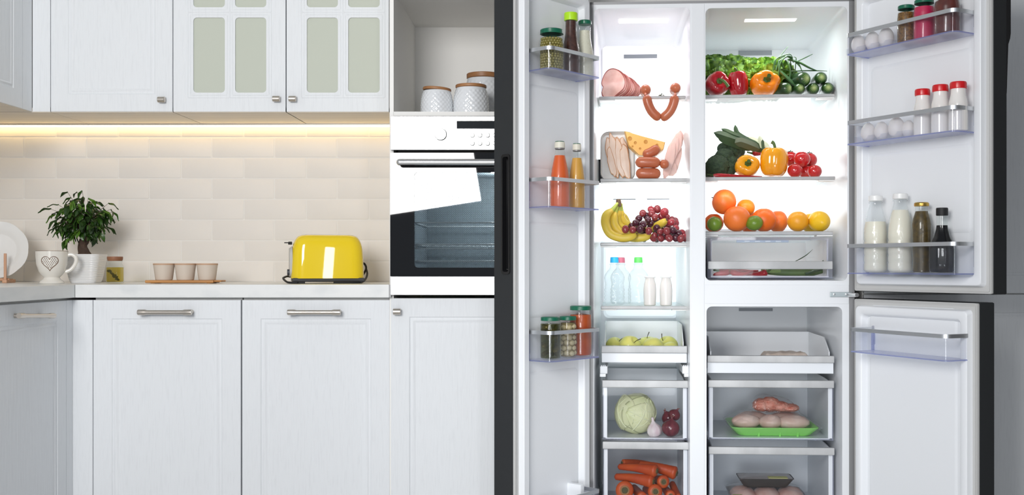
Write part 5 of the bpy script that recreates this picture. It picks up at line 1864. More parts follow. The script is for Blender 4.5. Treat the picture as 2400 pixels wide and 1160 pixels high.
# spring onions
SO = mat('spring_onion_green', (.030, .085, .030), .4, var=(18, (.06, .14, .04)))
zo = lambda a, b, d: V(1640 + a / 7.273, 100 + b / 7.273, d)
t = thing('spring_onions', 'bundle of dark green spring onions between the lettuce and the cucumbers', 'spring onions', FR.at(1850, .25, SH['r1']))
rel = t.location
for pts, w_ in (([(1330, 280, .22), (1420, 170, .22), (1505, 68, .22)], 11), ([(1660, 320, .22), (1790, 260, .22), (1925, 195, .22)], 13), ([(1500, 280, .21), (1700, 340, .2), (1870, 430, .2), (2000, 480, .2)], 26), ([(1560, 490, .2), (1750, 480, .2), (1950, 478, .2), (2170, 485, .2)], 15),
                ([(1260, 470, .21), (1270, 350, .21), (1310, 270, .21), (1440, 210, .21), (1540, 200, .21), (1590, 260, .21)], 16), ([(1350, 560, .19), (1360, 420, .19), (1390, 320, .19), (1470, 240, .19), (1560, 250, .2), (1600, 340, .2)], 20),
                ([(1300, 470, .2), (1330, 380, .2), (1370, 300, .2), (1500, 230, .2)], 22), ([(1430, 430, .2), (1400, 360, .2), (1380, 310, .2)], 22), ([(1530, 640, .18), (1545, 500, .18), (1520, 380, .18), (1500, 290, .19)], 22), ([(1600, 640, .21), (1590, 520, .21), (1560, 400, .21), (1540, 300, .21)], 18),
                ([(1380, 500, .175), (1460, 580, .17), (1560, 680, .165), (1660, 760, .16)], 38), ([(1620, 560, .22), (1630, 420, .22), (1640, 320, .22), (1640, 260, .22), (1600, 240, .22)], 12), ([(1740, 480, .23), (1700, 380, .23), (1660, 330, .23)], 12), ([(1380, 450, .2), (1480, 470, .2), (1600, 500, .2)], 16),
                ([(1290, 300, .23), (1280, 420, .23), (1290, 560, .23), (1340, 700, .2)], 26), ([(1420, 520, .19), (1500, 590, .18), (1620, 700, .17)], 26), ([(1360, 260, .22), (1450, 230, .22), (1560, 270, .22), (1700, 400, .22), (1760, 520, .22)], 16), ([(1340, 300, .2), (1350, 420, .19), (1345, 600, .18)], 14), ([(1460, 300, .22), (1540, 420, .22), (1620, 560, .22)], 18)):
    P = catmull([zo(*q) for q in pts], 6)
    n = len(P)
    u0 = w_ * 1.45 / 7.273 / 670
    MB().tube(P, [u0 * (.9 if k < n * .6 else max(.12, .9 - 1.5 * (k / n - .6))) for k in range(n)], 8, flat=.55).obj('leaf', SO, t, rel=rel)

# ---- second right shelf
zs = SH['r2']
zb_ = lambda a, b, d: V(1640 + a / 7.273, 290 + b / 7.273, d)
BRO = mat('broccoli_buds', (.022, .045, .024), .7, var=(120, (.045, .08, .035)), bump=(260, 1.0), bdist=.004)
BROS = mat('broccoli_stem', (.16, .24, .09), .55)
t = thing('broccoli', 'large dark green broccoli head behind the yellow peppers', 'broccoli', FR.at(1690, .22, zs))
rel = t.location
def bumpy(v): return 1 + .10 * (noise.noise(v * 5.5) + .6 * noise.noise(v * 13)) + .035 * noise.noise(v * 30)
for a, b, d, r in ((300, 720, .17, 200), (420, 560, .21, 160), (180, 780, .20, 150), (470, 780, .19, 150), (400, 420, .24, 105), (560, 480, .25, 150), (640, 480, .27, 130), (340, 640, .24, 150), (480, 380, .26, 90), (540, 640, .20, 110)):
    u0 = r / 7.273 / 665
    q = zb_(a, b, d)
    q.z = max(q.z, zs + u0 * .95)
    MB().ball(q, u0, u0, u0 * .9, 44, 28, fn=bumpy).obj('floret', BRO, t, rel=rel)
m = MB()
for a, b in ((420, 640), (520, 560), (330, 760)):
    m.tube([zb_(a, b, .25), zb_(480, 760, .30)], [.014, .02], 12)
m.obj('stalk', BROS, t, rel=rel)
# leek
LKD = mat('leek_leaf', (.030, .065, .028), .42, var=(10, (.06, .11, .045)), stretch=(1, 1, 1))
LKL = mat('leek_shaft', (.55, .62, .40), .4, var=(8, (.70, .74, .58)))
t = thing('leek', 'leek with dark leaves lying aslant over the broccoli', 'leek', FR.at(1745, .24, zs))
rel = t.location
MB().tube(catmull([zb_(1330, 760, .26), zb_(1190, 480, .24), zb_(1060, 400, .23), zb_(760, 320, .22)], 6), [.013, .014, .015, .012], 14).obj('shaft', LKL, t, rel=rel)
def leek_leaf(pts, w_, mt=LKD, fold=.5):
    P = catmull([zb_(*q) for q in pts], 7)
    n = len(P)
    m = MB()
    rings = []
    for k in range(n):
        f = k / (n - 1)
        T = (P[min(k + 1, n - 1)] - P[max(k - 1, 0)]).normalized()
        up_ = Vector((0, -1, 0))
        side = T.cross(up_).normalized()
        wd = w_ / 7.273 / 665 * (1 if f < .72 else max(.12, 1 - ((f - .72) / .28) ** 2.6))
        wd *= min(1, .25 + f / .16)
        dp = fold * wd
        rings.append([P[k] + side * wd + up_ * -dp, P[k] + up_ * dp * .3, P[k] - side * wd + up_ * -dp, P[k] + up_ * dp * .1])
    m.loft(rings)
    m.obj('leaf', mt, t, rel=rel)
leek_leaf([(1120, 430, .215), (950, 390, .20), (640, 280, .19), (400, 200, .18), (240, 150, .18)], 75)
leek_leaf([(1060, 400, .21), (760, 260, .20), (540, 170, .19), (370, 85, .19)], 55)
leek_leaf([(1020, 430, .19), (850, 360, .175), (700, 310, .17), (600, 330, .17)], 80, mat('leek_sheath', (.075, .095, .05), .5))
leek_leaf([(900, 310, .22), (700, 200, .22), (630, 130, .22), (603, 20, .22)], 40)
leek_leaf([(1090, 420, .20), (1060, 330, .20), (1015, 205, .20)], 45, LKL)
leek_leaf([(1085, 440, .19), (1078, 360, .19), (1072, 270, .19)], 26)
leek_leaf([(930, 430, .2), (700, 380, .2), (450, 290, .195), (300, 200, .19)], 55)
leek_leaf([(1180, 430, .23), (1100, 340, .23), (960, 290, .23), (780, 230, .23)], 50, LKL)
pepper(PY, 1751, .15, zs, 62, 53, 'yellow bell pepper with its green stem facing out', face=R(14), yaw=R(-4), lobes=4, roll=R(20), stem_bend=.0, tall=.85)
pepper(PY, 1814, .15, zs, 70, 72, 'large yellow-orange bell pepper standing on end beside the tomatoes', lobes=4, yaw=R(20), roll=R(3), stem_bend=-.15)
CHI = mat('chilli_skin', (.40, .006, .014), .15, coat=.5)
def chilli(pts, r, label, cat_grp, stem=True, fz=None):
    P = [fz(*q) for q in pts]
    c = sum(P, Vector()) / len(P)
    t = thing('chilli_pepper', label, 'chilli', c, group=cat_grp)
    Q = catmull(P, 8)
    n = len(Q)
    MB().tube(Q, [r * (min(1, .55 + k / n * 4) * (1 - .85 * max(0, k / n - .25) / .75)) for k in range(n)], 14, fn=lambda f, a: 1 + .05 * math.sin(3 * a + 7 * f)).obj('pod', CHI, t, rel=c)
    d_ = (Q[0] - Q[1]).normalized()
    MB().tube([Q[0] - d_ * .002, Q[0] + d_ * .005, Q[0] + d_ * .02 + Vector((0, 0, .004))], [r * .6, r * .3, r * .25], 8).obj('stem', PST, t, rel=c)
chilli(((230, 878, .125), (420, 880, .128), (700, 890, .13), (1060, 900, .135)), .0068, 'long red chilli lying along the front edge under the yellow pepper', 'chillies', fz=zb_)
chilli(((900, 500, .30), (980, 500, .30), (1060, 520, .30), (1200, 640, .30)), .012, 'red chilli just showing behind the two yellow peppers', 'chillies', fz=zb_)
TOM = mat('tomato_skin', (.58, .022, .022), .14, coat=.5, var=(5, (.52, .016, .018)), sss=.12)
CAL = mat('tomato_calyx', (.03, .07, .02), .6)
def tomato(px, py, d, r, label, calyx=False, zz_=None):
    s = FR.sc(px, d)
    R_ = r / s
    q = FR.pt(px, py, d)
    t = thing('tomato', label, 'tomato', (q.x, q.y, q.z - R_ * .9), 0, 'tomatoes on the broccoli shelf')
    MB().ball((0, 0, R_ * .9), R_, R_, R_ * .93, 32, 20, fn=lambda v: 1 + .012 * math.cos(5 * math.atan2(v.y, v.x)) - .10 * math.exp(-((1 - v.z) / .06))).obj('fruit', TOM, t)
    if calyx:
        m = MB()
        for k in range(5):
            a = k * 2 * PI / 5 + .3
            m.tube([(0, 0, R_ * 1.72), (R_ * .3 * math.cos(a), R_ * .3 * math.sin(a), R_ * 1.80), (R_ * .62 * math.cos(a), R_ * .62 * math.sin(a), R_ * 1.70)], [.0022, .0026, .0006], 6, flat=.5)
        m.tube([(0, 0, R_ * 1.7), (.002, 0, R_ * 2.0)], [.002, .0015], 6)
        m.obj('calyx', CAL, t)
zt = lambda R_, s: 0
s_ = FR.sc(1862, .15)
yb = lambda px, d, r: 625 - (zs - CAM_Z) * FR.sc(px, d) - r * .9
tomato(1863, yb(1863, .15, 18), .15, 18, 'ripe tomato in front at the foot of the tall yellow pepper')
tomato(1909, yb(1909, .17, 17), .17, 17, 'tomato at the free end of the bottom row')
tomato(1890, yb(1890, .22, 18), .22, 18, 'tomato in the bottom row behind the two front ones', True)
tomato(1879, 373, .19, 20, 'tomato resting on top of the others')
tomato(1896, 375, .245, 19, 'tomato on top at the back with a dark calyx', True)
tomato(1852, 372, .235, 19, 'tomato at the back, half behind the tall yellow pepper', True)

# ---- third right shelf: citrus
zs = SH['r3']
ORA = mat('orange_peel', (.86, .155, .012), .38, bump=(330, .35), bdist=.0012, sss=.06)
ORA2 = mat('pink_orange_peel', (.84, .16, .022), .38, bump=(330, .35), bdist=.0012, var=(5, (.86, .20, .03)), sss=.06)
MAN = mat('mandarin_peel', (.87, .30, .018), .36, bump=(300, .35), bdist=.0012, sss=.06)
LIM = mat('lime_peel', (.075, .16, .012), .3, bump=(300, .3), bdist=.001, var=(8, (.15, .25, .02)))
LEM = mat('lemon_peel', (.86, .52, .015), .34, bump=(300, .35), bdist=.0012, sss=.06)
def citrus(name, mt, px, d, r, label, grp, py=None, rz=None, shape=None, rot=(0, 0, 0), navel=True, sx=1.0):
    s = FR.sc(px, d)
    R_ = r / s
    q = FR.at(px, d, zs + R_ * .96 if py is None else FR.z(px, py, d))
    def fn(v):
        k = 1 + .012 * noise.noise(v * 2.3 + Vector((px, 0, 0)))
        if shape == 'lemon':
            k += .22 * math.exp(-((1 - abs(v.y)) / .07)) + .02 * abs(v.y)
        elif navel:
            k -= .05 * math.exp(-((1 - v.z) / .03))
        return k
    o = MB().ball((0, 0, 0), R_ * sx, R_ * (1.08 if shape == 'lemon' else 1), R_ * .96, 40, 26, fn=fn).obj(name, mt, None, loc=q, rot=rot)
    tag(o, label, {'orange': 'orange', 'mandarin': 'mandarin', 'lime': 'lime', 'lemon': 'lemon', 'grapefruit': 'grapefruit'}[name], grp)
    return o, R_
G = 'citrus fruit on the third right shelf'
citrus('grapefruit', ORA2, 1727, .15, 31.5, 'large pinkish orange fruit in front, between the two limes', G)
citrus('grapefruit', ORA, 1790, .17, 29, 'large orange fruit behind the lime nearer the lemons', G)
citrus('orange', ORA2, 1823, .25, 27, 'reddish orange fruit at the back end of the pile, toward the lemons', G, sx=.85)
o, R_ = citrus('grapefruit', ORA2, 1697, .20, 29.5, 'largest orange fruit, on top of the pile', G, py=473, rot=(0, R(-70), 0))
MB().tube([(0, 0, R_ * .9), (0, 0, R_ * 1.02), (.001, 0, R_ * 1.08)], [.0022, .0018, .0012], 7).obj('stalk', STM, o)
citrus('mandarin', MAN, 1748, .22, 21.5, 'small golden mandarin on top of the pile', G, py=487)
citrus('orange', ORA, 1673, .22, 23, 'orange behind the lime at the mullion end', G)
citrus('orange', ORA, 1757, .29, 26, 'orange at the back under the mandarin', G)
citrus('lime', LIM, 1675, .12, 18.5, 'dark green lime at the mullion end of the shelf', G, rot=(0, R(80), R(10)), sx=.93)
citrus('lime', LIM, 1768, .125, 20.5, 'bright green lime in front of the large oranges', G, rot=(0, R(70), R(40)), sx=.85)
citrus('lemon', LEM, 1920, .15, 25, 'yellow lemon with its nipple facing out', G, shape='lemon', rot=(R(10), 0, R(8)))
citrus('mandarin', mat('yellow_orange_peel', (.85, .37, .014), .36, bump=(300, .35), bdist=.0012, sss=.06), 1870, .15, 25, 'yellowish mandarin standing apart, beside the lemon', G)
citrus('lemon', LEM, 1900, .23, 23, 'lemon at the back, between the mandarin and the front lemon', G, shape='lemon', rot=(0, 0, R(60)))

# ---- crisper contents
zf = FR.z(1800, 652, .085) + .008
zcr = lambda a, b, d: V(1640 + a / 7.273, 540 + b / 7.273, d)
for i, (pts, r, lab) in enumerate((([(560, 660, .16), (430, 720, .13), (280, 745, .13), (230, 760, .14)], .012, 'red chilli in the crisper, tip against the drawer side'), ([(520, 700, .13), (650, 742, .125), (780, 735, .125), (880, 690, .13)], .011, 'curved red chilli in the middle of the crisper, tip turned up'), ([(1150, 700, .13), (1050, 745, .14), (900, 750, .15), (700, 752, .17)], .012, 'red chilli in the crisper with its stem by the green leek'), ([(330, 690, .2), (600, 690, .2), (800, 700, .2), (1000, 690, .2)], .014, 'red chilli lying behind the others in the crisper'))):
    chilli(pts, r, lab, 'chillies in the crisper', fz=zcr)
t = thing('leek', 'green leek lying in the crisper with one leaf curling up', 'leek', FR.at(1850, .2, zf))
rel = t.location
LKM = mat('leek_mid_green', (.10, .18, .055), .4, var=(10, (.17, .26, .09)), stretch=(1, 8, 8))
MB().tube(catmull([zcr(1140, 700, .16), zcr(1300, 705, .155), zcr(1600, 715, .155), zcr(1900, 715, .16), zcr(2080, 690, .17)], 5), [.010, .0125, .0135, .013, .009], 14).obj('shaft', LKM, t, rel=rel)
m = MB()
P = catmull([zcr(1600, 540, .2), zcr(1720, 480, .19), zcr(1830, 410, .18), zcr(1925, 322, .18)], 6)
m.tube(P, [.0022, .0045, .0038, .0006], 8, flat=.4)
m.obj('leaf', LKD, t, rel=rel)
MB().tube(catmull([zcr(2000, 660, .2), zcr(2100, 540, .17), zcr(2180, 480, .16), zcr(2225, 440, .15)], 6), [.006, .008, .006, .0008], 8, flat=.4).obj('leaf', LKD, t, rel=rel)
MB().tube(catmull([zcr(1800, 740, .14), zcr(1950, 700, .14), zcr(2090, 670, .15)], 5), [.008, .01, .004], 8, flat=.5).obj('leaf', LKD, t, rel=rel)
t = thing('celery_stalk', 'pale green celery stalk in the crisper between chillies and leek', 'celery', zcr(1250, 690, .14))
MB().tube(catmull([zcr(1050, 660, .14), zcr(1130, 690, .14), zcr(1250, 695, .138), zcr(1375, 690, .138)], 5), [.006, .0095, .010, .009], 12, flat=.7).obj('stalk', mat('celery_green', (.22, .34, .10), .45, var=(30, (.30, .42, .15)), stretch=(1, 8, 8)), t, rel=t.location)

# ---- freezer drawers
MEATW = mat('frozen_pale_meat', (.62, .50, .42), .55, var=(24, (.74, .64, .57)), bump=(50, .5))
t = thing('frozen_meat', 'flat frozen pack just showing above the top freezer drawer edge', 'frozen food', FR.at(1838, .22, ZT1))
rel = t.location
s = FR.sc(1838, .22)
m = MB()
def fn(u_, v_):
    x = (u_ - .5) * 118 / s
    hh = FR.z(1838, 826, .22) - ZT1
    e = min(1, 8 * u_, 8 * (1 - u_)) * min(1, 6 * v_, 6 * (1 - v_))
    return (x, (v_ - .5) * .12, max(.002, (hh - .010) + .006 * noise.noise(Vector((u_ * 7, v_ * 4, 0))) + .012 * e) * (e ** .3 if e < 1 else 1))
m.grid(fn, 30, 14)
m.obj('meat', MEATW, t, sharp=80)
p = FR.at(1806, .20, ZM)
s = FR.sc(1806, .20)
u = 1 / s
t = thing('meat_tray', 'green foam tray of wrapped meat pieces in the middle freezer drawer', 'meat tray', p, FR.a)
GT = mat('lime_green_foam', (.30, .74, .17), .5, bump=(200, .1))
rings = []
for f, hw, hd, z in ((0, 78, 62, 0), (0, 82, 66, 2), (0, 96, 80, 17), (0, 99, 83, 20), (0, 98, 82, 21.5), (0, 92, 76, 18), (0, 78, 62, 5)):
    pts = []
    for x, y in rrect(-hw, hw, -hd, hd, 16, 5):
        pts.append((x * u, y * u, z * u))
    rings.append(pts)
MB().loft(rings).obj('tray', GT, t)
for x in (-36, 12, 52):
    MB().tube([((x) * u, -65.5 * u, 1 * u), (x * u, -70 * u, 7 * u), (x * u, -74 * u, 12 * u)], [3 * u, 2.6 * u, .6 * u], 8).obj('tray_rib', GT, t)
MT = mat('pale_raw_meat', (.62, .40, .33), .4, var=(22, (.74, .58, .50)), bump=(40, .5))
for x, y, a, b, z in ((-62, -40, 33, 30, 30), (-6, -40, 27, 28, 29), (46, -38, 38, 26, 28), (-40, 25, 40, 30, 28), (40, 25, 40, 30, 28)):
    MB().ball((x * u, y * u, z * u), a * u, b * u, 17 * u, 26, 16, fn=lambda v: 1 + .06 * noise.noise(v * 3 + Vector((x, y, 0)))).obj('meat_piece', MT, t)
m = MB()
def film(u_, v_):
    a, b = (u_ - .5) * 2, (v_ - .5) * 2
    e = max(abs(a), abs(b))
    h = 21 + 29 * max(0, 1 - e ** 3) + 2.2 * noise.noise(Vector((a * 5, b * 5, 1)))
    return (a * 103 * u, b * 86 * u, h * u)
m.grid(film, 34, 28)
def film2(u_, v_):
    a = u_ * 2 * PI
    hw, hd = (104 - 20 * v_), (87 - 18 * v_)
    k = 1 / max(abs(math.cos(a)), abs(math.sin(a)))
    return (hw * u * math.cos(a) * k, hd * u * math.sin(a) * k, (22 - 19 * v_ + 1.2 * math.sin(a * 31 + v_ * 6)) * u)
m.grid(film2, 80, 6)
m.obj('cling_wrap', FILM, t)
t = thing('frozen_bag', 'clear bag of frozen pink mince lying on the green tray', 'frozen food', (p.x + .012, p.y, ZM + 46 * u), FR.a)
MN = mat('pink_mince', (.60, .15, .09), .5, var=(40, (.72, .36, .28)), bump=(120, 1), bdist=.004)
for x, a, h in ((-30, 20, 17), (-10, 24, 19), (14, 22, 14), (36, 22, 11)):
    MB().ball((x * u, 0, h * u), a * u, 26 * u, (h - 2) * u, 36, 22, fn=lambda v: 1 + .12 * noise.noise(v * 6 + Vector((x, 0, 0)))).obj('mince', MN, t)
m = MB()
def bag(u_, v_):
    a, b = (u_ - .5) * 2, (v_ - .5) * 2
    e = max(abs(a), abs(b))
    h = 3 + (36 - 10 * a) * max(0, 1 - e ** 4) + 2.5 * noise.noise(Vector((a * 4, b * 4, 3)))
    return ((a * 57) * u, b * 34 * u, max(.5, h) * u)
m.grid(bag, 34, 22)
m.obj('bag_film', FILM, t)
# lower freezer drawer: two wrapped trays
p = FR.at(1795, .19, ZBK)
s = FR.sc(1795, .19)
u = 1 / s
zb2 = FR.z(1795, 1137, .19) - ZBK
t = thing('meat_tray', 'wrapped tray of pink meat under the dark tray in the lowest freezer drawer', 'meat tray', p, FR.a)
DT = mat('charcoal_foam', (.055, .055, .052), .5, bump=(200, .1))
LB = mat('pale_yellow_label', (.52, .52, .20), .6)
def tray(hw, hd, h, z0, mt, root, flare=16):
    rings = []
    for e, z in ((-flare, 0), (-flare + 3, 1.5), (-2, h - 3), (0, h), (-2, h + .5), (-flare, 4)):
        rings.append([(x * u, y * u, z * u + z0) for x, y in rrect(-hw - e * 0 + (-e), hw + e, -hd - e, hd + e, 14, 4)])
    return MB().loft(rings).obj('tray', mt, root)
hh = zb2 / u
tray(88, 70, hh * .7, 0, mat('grey_foam', (.30, .30, .30), .55), t)
for x in (-55, 0, 55):
    MB().ball((x * u, -10 * u, hh * .62 * u), 30 * u, 52 * u, hh * .36 * u, 24, 14, fn=lambda v: 1 + .05 * noise.noise(v * 3)).obj('meat_piece', mat('pink_raw_meat', (.60, .34, .28), .4, var=(20, (.70, .50, .44))), t)
m = MB()
def film3(u_, v_):
    a, b = (u_ - .5) * 2, (v_ - .5) * 2
    e = max(abs(a), abs(b))
    return (a * 90 * u, b * 72 * u, (hh * .72 + hh * .27 * max(0, 1 - e ** 4) + 1.2 * noise.noise(Vector((a * 5, b * 5, 7)))) * u)
m.grid(film3, 30, 24)
m.obj('cling_wrap', FILM, t)
MB().box(-84 * u, -62 * u, -72 * u, -58 * u, hh * .80 * u, hh * .80 * u + .001).obj('label_sticker', LB, t)
zb3 = ZBK + zb2 * 1.0
t = thing('meat_tray', 'dark charcoal wrapped tray with a yellowish sticker, lying on another tray', 'meat tray', (p.x - .004, p.y, zb3), FR.a)
tray(64, 38, 21, 0, DT, t, 16)
m = MB()
def film4(u_, v_):
    a, b = (u_ - .5) * 2, (v_ - .5) * 2
    e = max(abs(a), abs(b))
    return (a * 63 * u, b * 37 * u, (20.5 + 3 * max(0, 1 - e ** 4) + .8 * noise.noise(Vector((a * 5, b * 5, 9)))) * u)
m.grid(film4, 26, 20)
m.obj('meat', mat('grey_wrapped_meat', (.32, .29, .28), .3, var=(12, (.40, .36, .35)), coat=.4), t)
MB().box(4 * u, 48 * u, -36 * u, -14 * u, 23.0 * u, 24.2 * u).obj('label_sticker', LB, t)

# ================================================================ THINGS IN THE DOOR BASKETS
def at_door(F, px, d, z):
    return F.at(px, d, z + .0006)


EGG = mat('white_egg_shell', (.84, .80, .77), .5, sss=.1)
egg_proto = []
def egg(F, px, d, z, label, wpx=33, hz=1.32, tilt=0):
    q = at_door(F, px, d, z)
    r = wpx / 2 / F.sc(px, d)
    if not egg_proto:
        pr = []
        for k in range(19):
            a = PI * k / 18
            pr.append((0 if k in (0, 18) else math.sin(a) * (1 - .10 * (-math.cos(a))), 1.32 * (1 - math.cos(a))))
        o = MB().lathe(pr, 28).obj('egg', EGG)
        egg_proto.append(o)
    else:
        o = egg_proto[0].copy()
        C.objects.link(o)
    o.location = q
    o.scale = (r, r, r)
    o.rotation_euler = (tilt, tilt * .4, 0)
    return tag(o, label, 'egg', 'eggs in the door baskets')


def egg_tray(F, pxa, pxb, d, z, label):
    x0, x1 = F.x(pxa, d), F.x(pxb, d)
    m = MB()
    o0 = F.w((x0 + x1) / 2, d, z + .0004)
    hw = (x1 - x0) / 2
    m = strip(MB(), [(-hw, .026), (-hw, -.026), (hw, -.026), (hw, .026)], .001, .020, .0016)
    m.box(-hw, hw, -.026, .026, 0, .0015)
    o = m.obj('egg_tray', ACRYL, None, loc=o0, rot=(0, 0, F.a))
    return tag(o, label, 'egg tray')


egg_tray(RD, 1997, 2100, -.055, BR1, 'clear egg tray holding three eggs in the top door basket')
egg(RD, 2012, -.062, BR1 + .002, 'white egg at the hinge end of the top door basket', 33)
egg(RD, 2045, -.062, BR1 + .002, 'white egg in the middle of the three in the top door basket', 34)
egg(RD, 2077, -.062, BR1 + .002, 'large white egg next to the mustard jar', 36)
egg_tray(RD, 2015, 2143, -.055, BR2, 'clear egg tray holding four eggs beside the red-capped bottles')
egg(RD, 2035, -.064, BR2 + .002, 'white egg at the hinge end of the middle door basket', 34)
egg(RD, 2066, -.064, BR2 + .002, 'white egg second from the hinge in the middle door basket', 33)
egg(RD, 2101, -.064, BR2 + .002, 'white egg third from the hinge in the middle door basket', 38)
egg(RD, 2129, -.045, BR2 + .002, 'white egg farther back, half behind the first red-capped bottle', 31)


def jar(F, px, d, z, wpx, pytop, label, lidmat, fill, name='jar', lidh=9, grp=None, filler=None, neck=.86, fillf=.93, pybot=None):
    k = 1 / F.sc(px, d)
    q = at_door(F, px, d, z)
    H = Z(pytop, F.ray(px, d)[1]) - q.z
    r = wpx / 2 * k
    t = thing(name, label, 'jar', q, group=grp)
    lh = lidh * k
    hb = H - lh
    prof = [(0, .002), (r * .86, 0), (r * .97, .003), (r, .008), (r, hb * .72), (r * .985, hb * .78), (r * (neck + .06), hb * .90), (r * neck, hb * .94), (r * neck, hb + lh * .6)]
    MB().lathe(prof, 40).obj('glass', GLASS, t)
    if filler is None:
        ri = r * .955
        MB().lathe([(0, .004), (ri * .9, .0035), (ri, .009), (ri, hb * .72), (ri * .98, hb * .78), (ri * (neck + .06), hb * min(.90, fillf)), (0, hb * fillf)], 36).obj('contents', fill, t)
    else:
        filler(t, r * .95, hb * fillf)
    rl_ = r * (neck + .045)
    MB().lathe([(0, H - .002), (rl_ * .80, H - .0015), (rl_ * .93, H), (rl_, H - .002), (rl_, hb + .0015), (rl_ * 1.02, hb + .0005), (rl_ * .96, hb)], 44).obj('lid', lidmat, t)
    return t


MUST = mat('grain_mustard', (.27, .125, .018), .45, var=(170, (.09, .040, .008), .35, .6), coat=.2)
BEET = mat('pink_beet_sauce', (.56, .012, .085), .4, coat=.2, var=(30, (.50, .010, .07)))
JAM = mat('dark_red_sauce', (.085, .012, .008), .3, coat=.3, var=(50, (.13, .022, .014)))
MAROON = mat('dark_brown_lid', (.06, .02, .012), .35)
jar(RD, 2124, -.052, BR1, 42, 14, 'jar of grainy mustard with a green lid, next to the eggs', GREENLID, MUST, grp=None)
jar(RD, 2166, -.052, BR1, 49, 0.5, 'jar of bright pink sauce with a green lid', GREENLID, BEET)
jar(RD, 2220, -.052, BR1, 60, -14, 'largest jar, dark red sauce with a brown lid, in the top door basket', MAROON, JAM)


def bottle(F, px, d, z, prof, cap, label, body, capmat, liquid=None, fill=None, name='bottle', grp=None, n=36, fn=None, extra=None):
    """profiles in photo pixels: (radius, height above the base)"""
    k = 1 / F.sc(px, d)
    t = thing(name, label, 'bottle', at_door(F, px, d, z), group=grp)
    b = MB().lathe([(r * k, h * k) for r, h in prof], n, fn=fn).obj('body', body, t)
    if liquid is not None:
        P = [(max(0, r * .94 if r > 4 else r * .9) * k, h * k + .0012) for r, h in prof if h < fill]
        ra = 0
        for (r0, h0), (r1, h1) in zip(prof, prof[1:]):
            if h0 <= fill <= h1 and h1 > h0: ra = r0 + (r1 - r0) * (fill - h0) / (h1 - h0)
        P += [(ra * .94 * k, fill * k), (0, fill * k)]
        MB().lathe(P, n, fn=fn).obj('liquid', liquid, t)
    MB().lathe([(r * k, h * k) for r, h in cap], 36, fn=lambda a, r, h: (r * (1 + .012 * math.sin(24 * a)) * math.cos(a), r * (1 + .012 * math.sin(24 * a)) * math.sin(a), h)).obj('cap', capmat, t)
    return t


MILKW = mat('white_milk_bottle', (.83, .80, .77), .22, coat=.3, sss=.1)
REDC = mat('red_cap', (.62, .010, .014), .3)
for px, py, lab in ((2162, 210, 'white bottle with a red cap, closest to the eggs'), (2204, 200, 'white bottle with a red cap, middle of the three'), (2246, 193, 'white bottle with a red cap, at the free end of the door basket')):
    d = -.052
    k = 1 / RD.sc(px, d)
    H = (Z(py, RD.ray(px, d)[1]) - BR2) / k
    w_ = 20 * (1 + (px - 2162) / 900)
    bottle(RD, px, d, BR2, [(0, 0), (w_ * .9, 0), (w_, 2), (w_, H * .5), (w_ * .96, H * .6), (w_ * .80, H * .72), (w_ * .76, H * .80), (w_ * .78, H * .86), (w_ * .76, H * .9), (0, H * .9)],
           [(0, H * .86), (w_ * .84, H * .86), (w_ * .87, H * .88), (w_ * .87, H * .97), (w_ * .80, H), (0, H)], lab, MILKW, REDC, name='milk_bottle', grp='white bottles with red caps')
MILK = mat('milk', (.86, .81, .68), .3, sss=.1)
WCAP = mat('white_ridged_cap', (.86, .86, .85), .35)
for px, py, fill, w_, lab in ((2052, 459, .66, 27.5, 'clear milk bottle filled two thirds, nearest the hinge'), (2110, 454, .79, 29, 'fuller clear milk bottle, next to the brown sauce')):
    d = -.050
    k = 1 / RD.sc(px, d)
    H = (Z(py, RD.ray(px, d)[1]) - BR3) / k
    pr = [(0, 2), (w_ * .78, 0), (w_ * .93, 3)]
    for j in range(20):
        h = .03 + .45 * j / 19
        pr.append((w_ * (1 - .045 * (j % 4 == 0) * (1 if j else 0)), h * H))
    pr += [(w_ * .97, .56 * H), (w_ * .86, .67 * H), (w_ * .66, .79 * H), (w_ * .52, .87 * H), (w_ * .5, .90 * H), (w_ * .58, .902 * H), (w_ * .58, .915 * H), (w_ * .48, .92 * H), (w_ * .48, .97 * H)]
    bottle(RD, px, d, BR3, pr, [(0, .93 * H), (w_ * .58, .93 * H), (w_ * .60, .94 * H), (w_ * .58, .995 * H), (w_ * .5, H), (0, H)], lab, PET, WCAP, MILK, fill * H, name='milk_bottle')
BRN = mat('brown_green_sauce', (.10, .062, .012), .4, var=(90, (.05, .032, .008)), coat=.2)
GOLD = mat('gold_cap', (.52, .34, .08), .3, .9)
SOY = mat('black_soy_sauce', (.0030, .0026, .0032), .2, spec=.25)
d = -.052
k = 1 / RD.sc(2160, d)
H = (Z(475, RD.ray(2160, d)[1]) - BR3) / k
bottle(RD, 2160, d, BR3, [(0, 1), (19, 0), (21, 3), (20, 25), (21.5, 50), (22.5, .60 * H), (23, .68 * H), (20, .77 * H), (15.5, .85 * H), (14, .90 * H), (14, .96 * H)], [(0, .945 * H), (16.4, .945 * H), (17, .955 * H), (17, .985 * H), (15, H), (0, H)], 'bottle of brown-green sauce with a gold cap', GLASS, GOLD, BRN, .875 * H, name='sauce_bottle')
H = (Z(487.5, RD.ray(2208, d)[1]) - BR3) / (1 / RD.sc(2208, d))
bottle(RD, 2208, d, BR3, [(0, 1), (26, 0), (28.5, 3), (29.5, 20), (29, .36 * H), (26, .46 * H), (19, .55 * H), (14.5, .66 * H), (12.5, .76 * H), (12.3, .9 * H)], [(0, .88 * H), (13, .88 * H), (13.6, .89 * H), (13.6, .985 * H), (12.6, H), (0, H)], 'bottle of black soy sauce with a black cap', GLASS, MATBLACK, SOY, .73 * H, name='soy_bottle', n=48,
       fn=lambda a, r, h: (r * (1 + .03 * math.cos(8 * a)) * math.cos(a), r * (1 + .03 * math.cos(8 * a)) * math.sin(a), h))

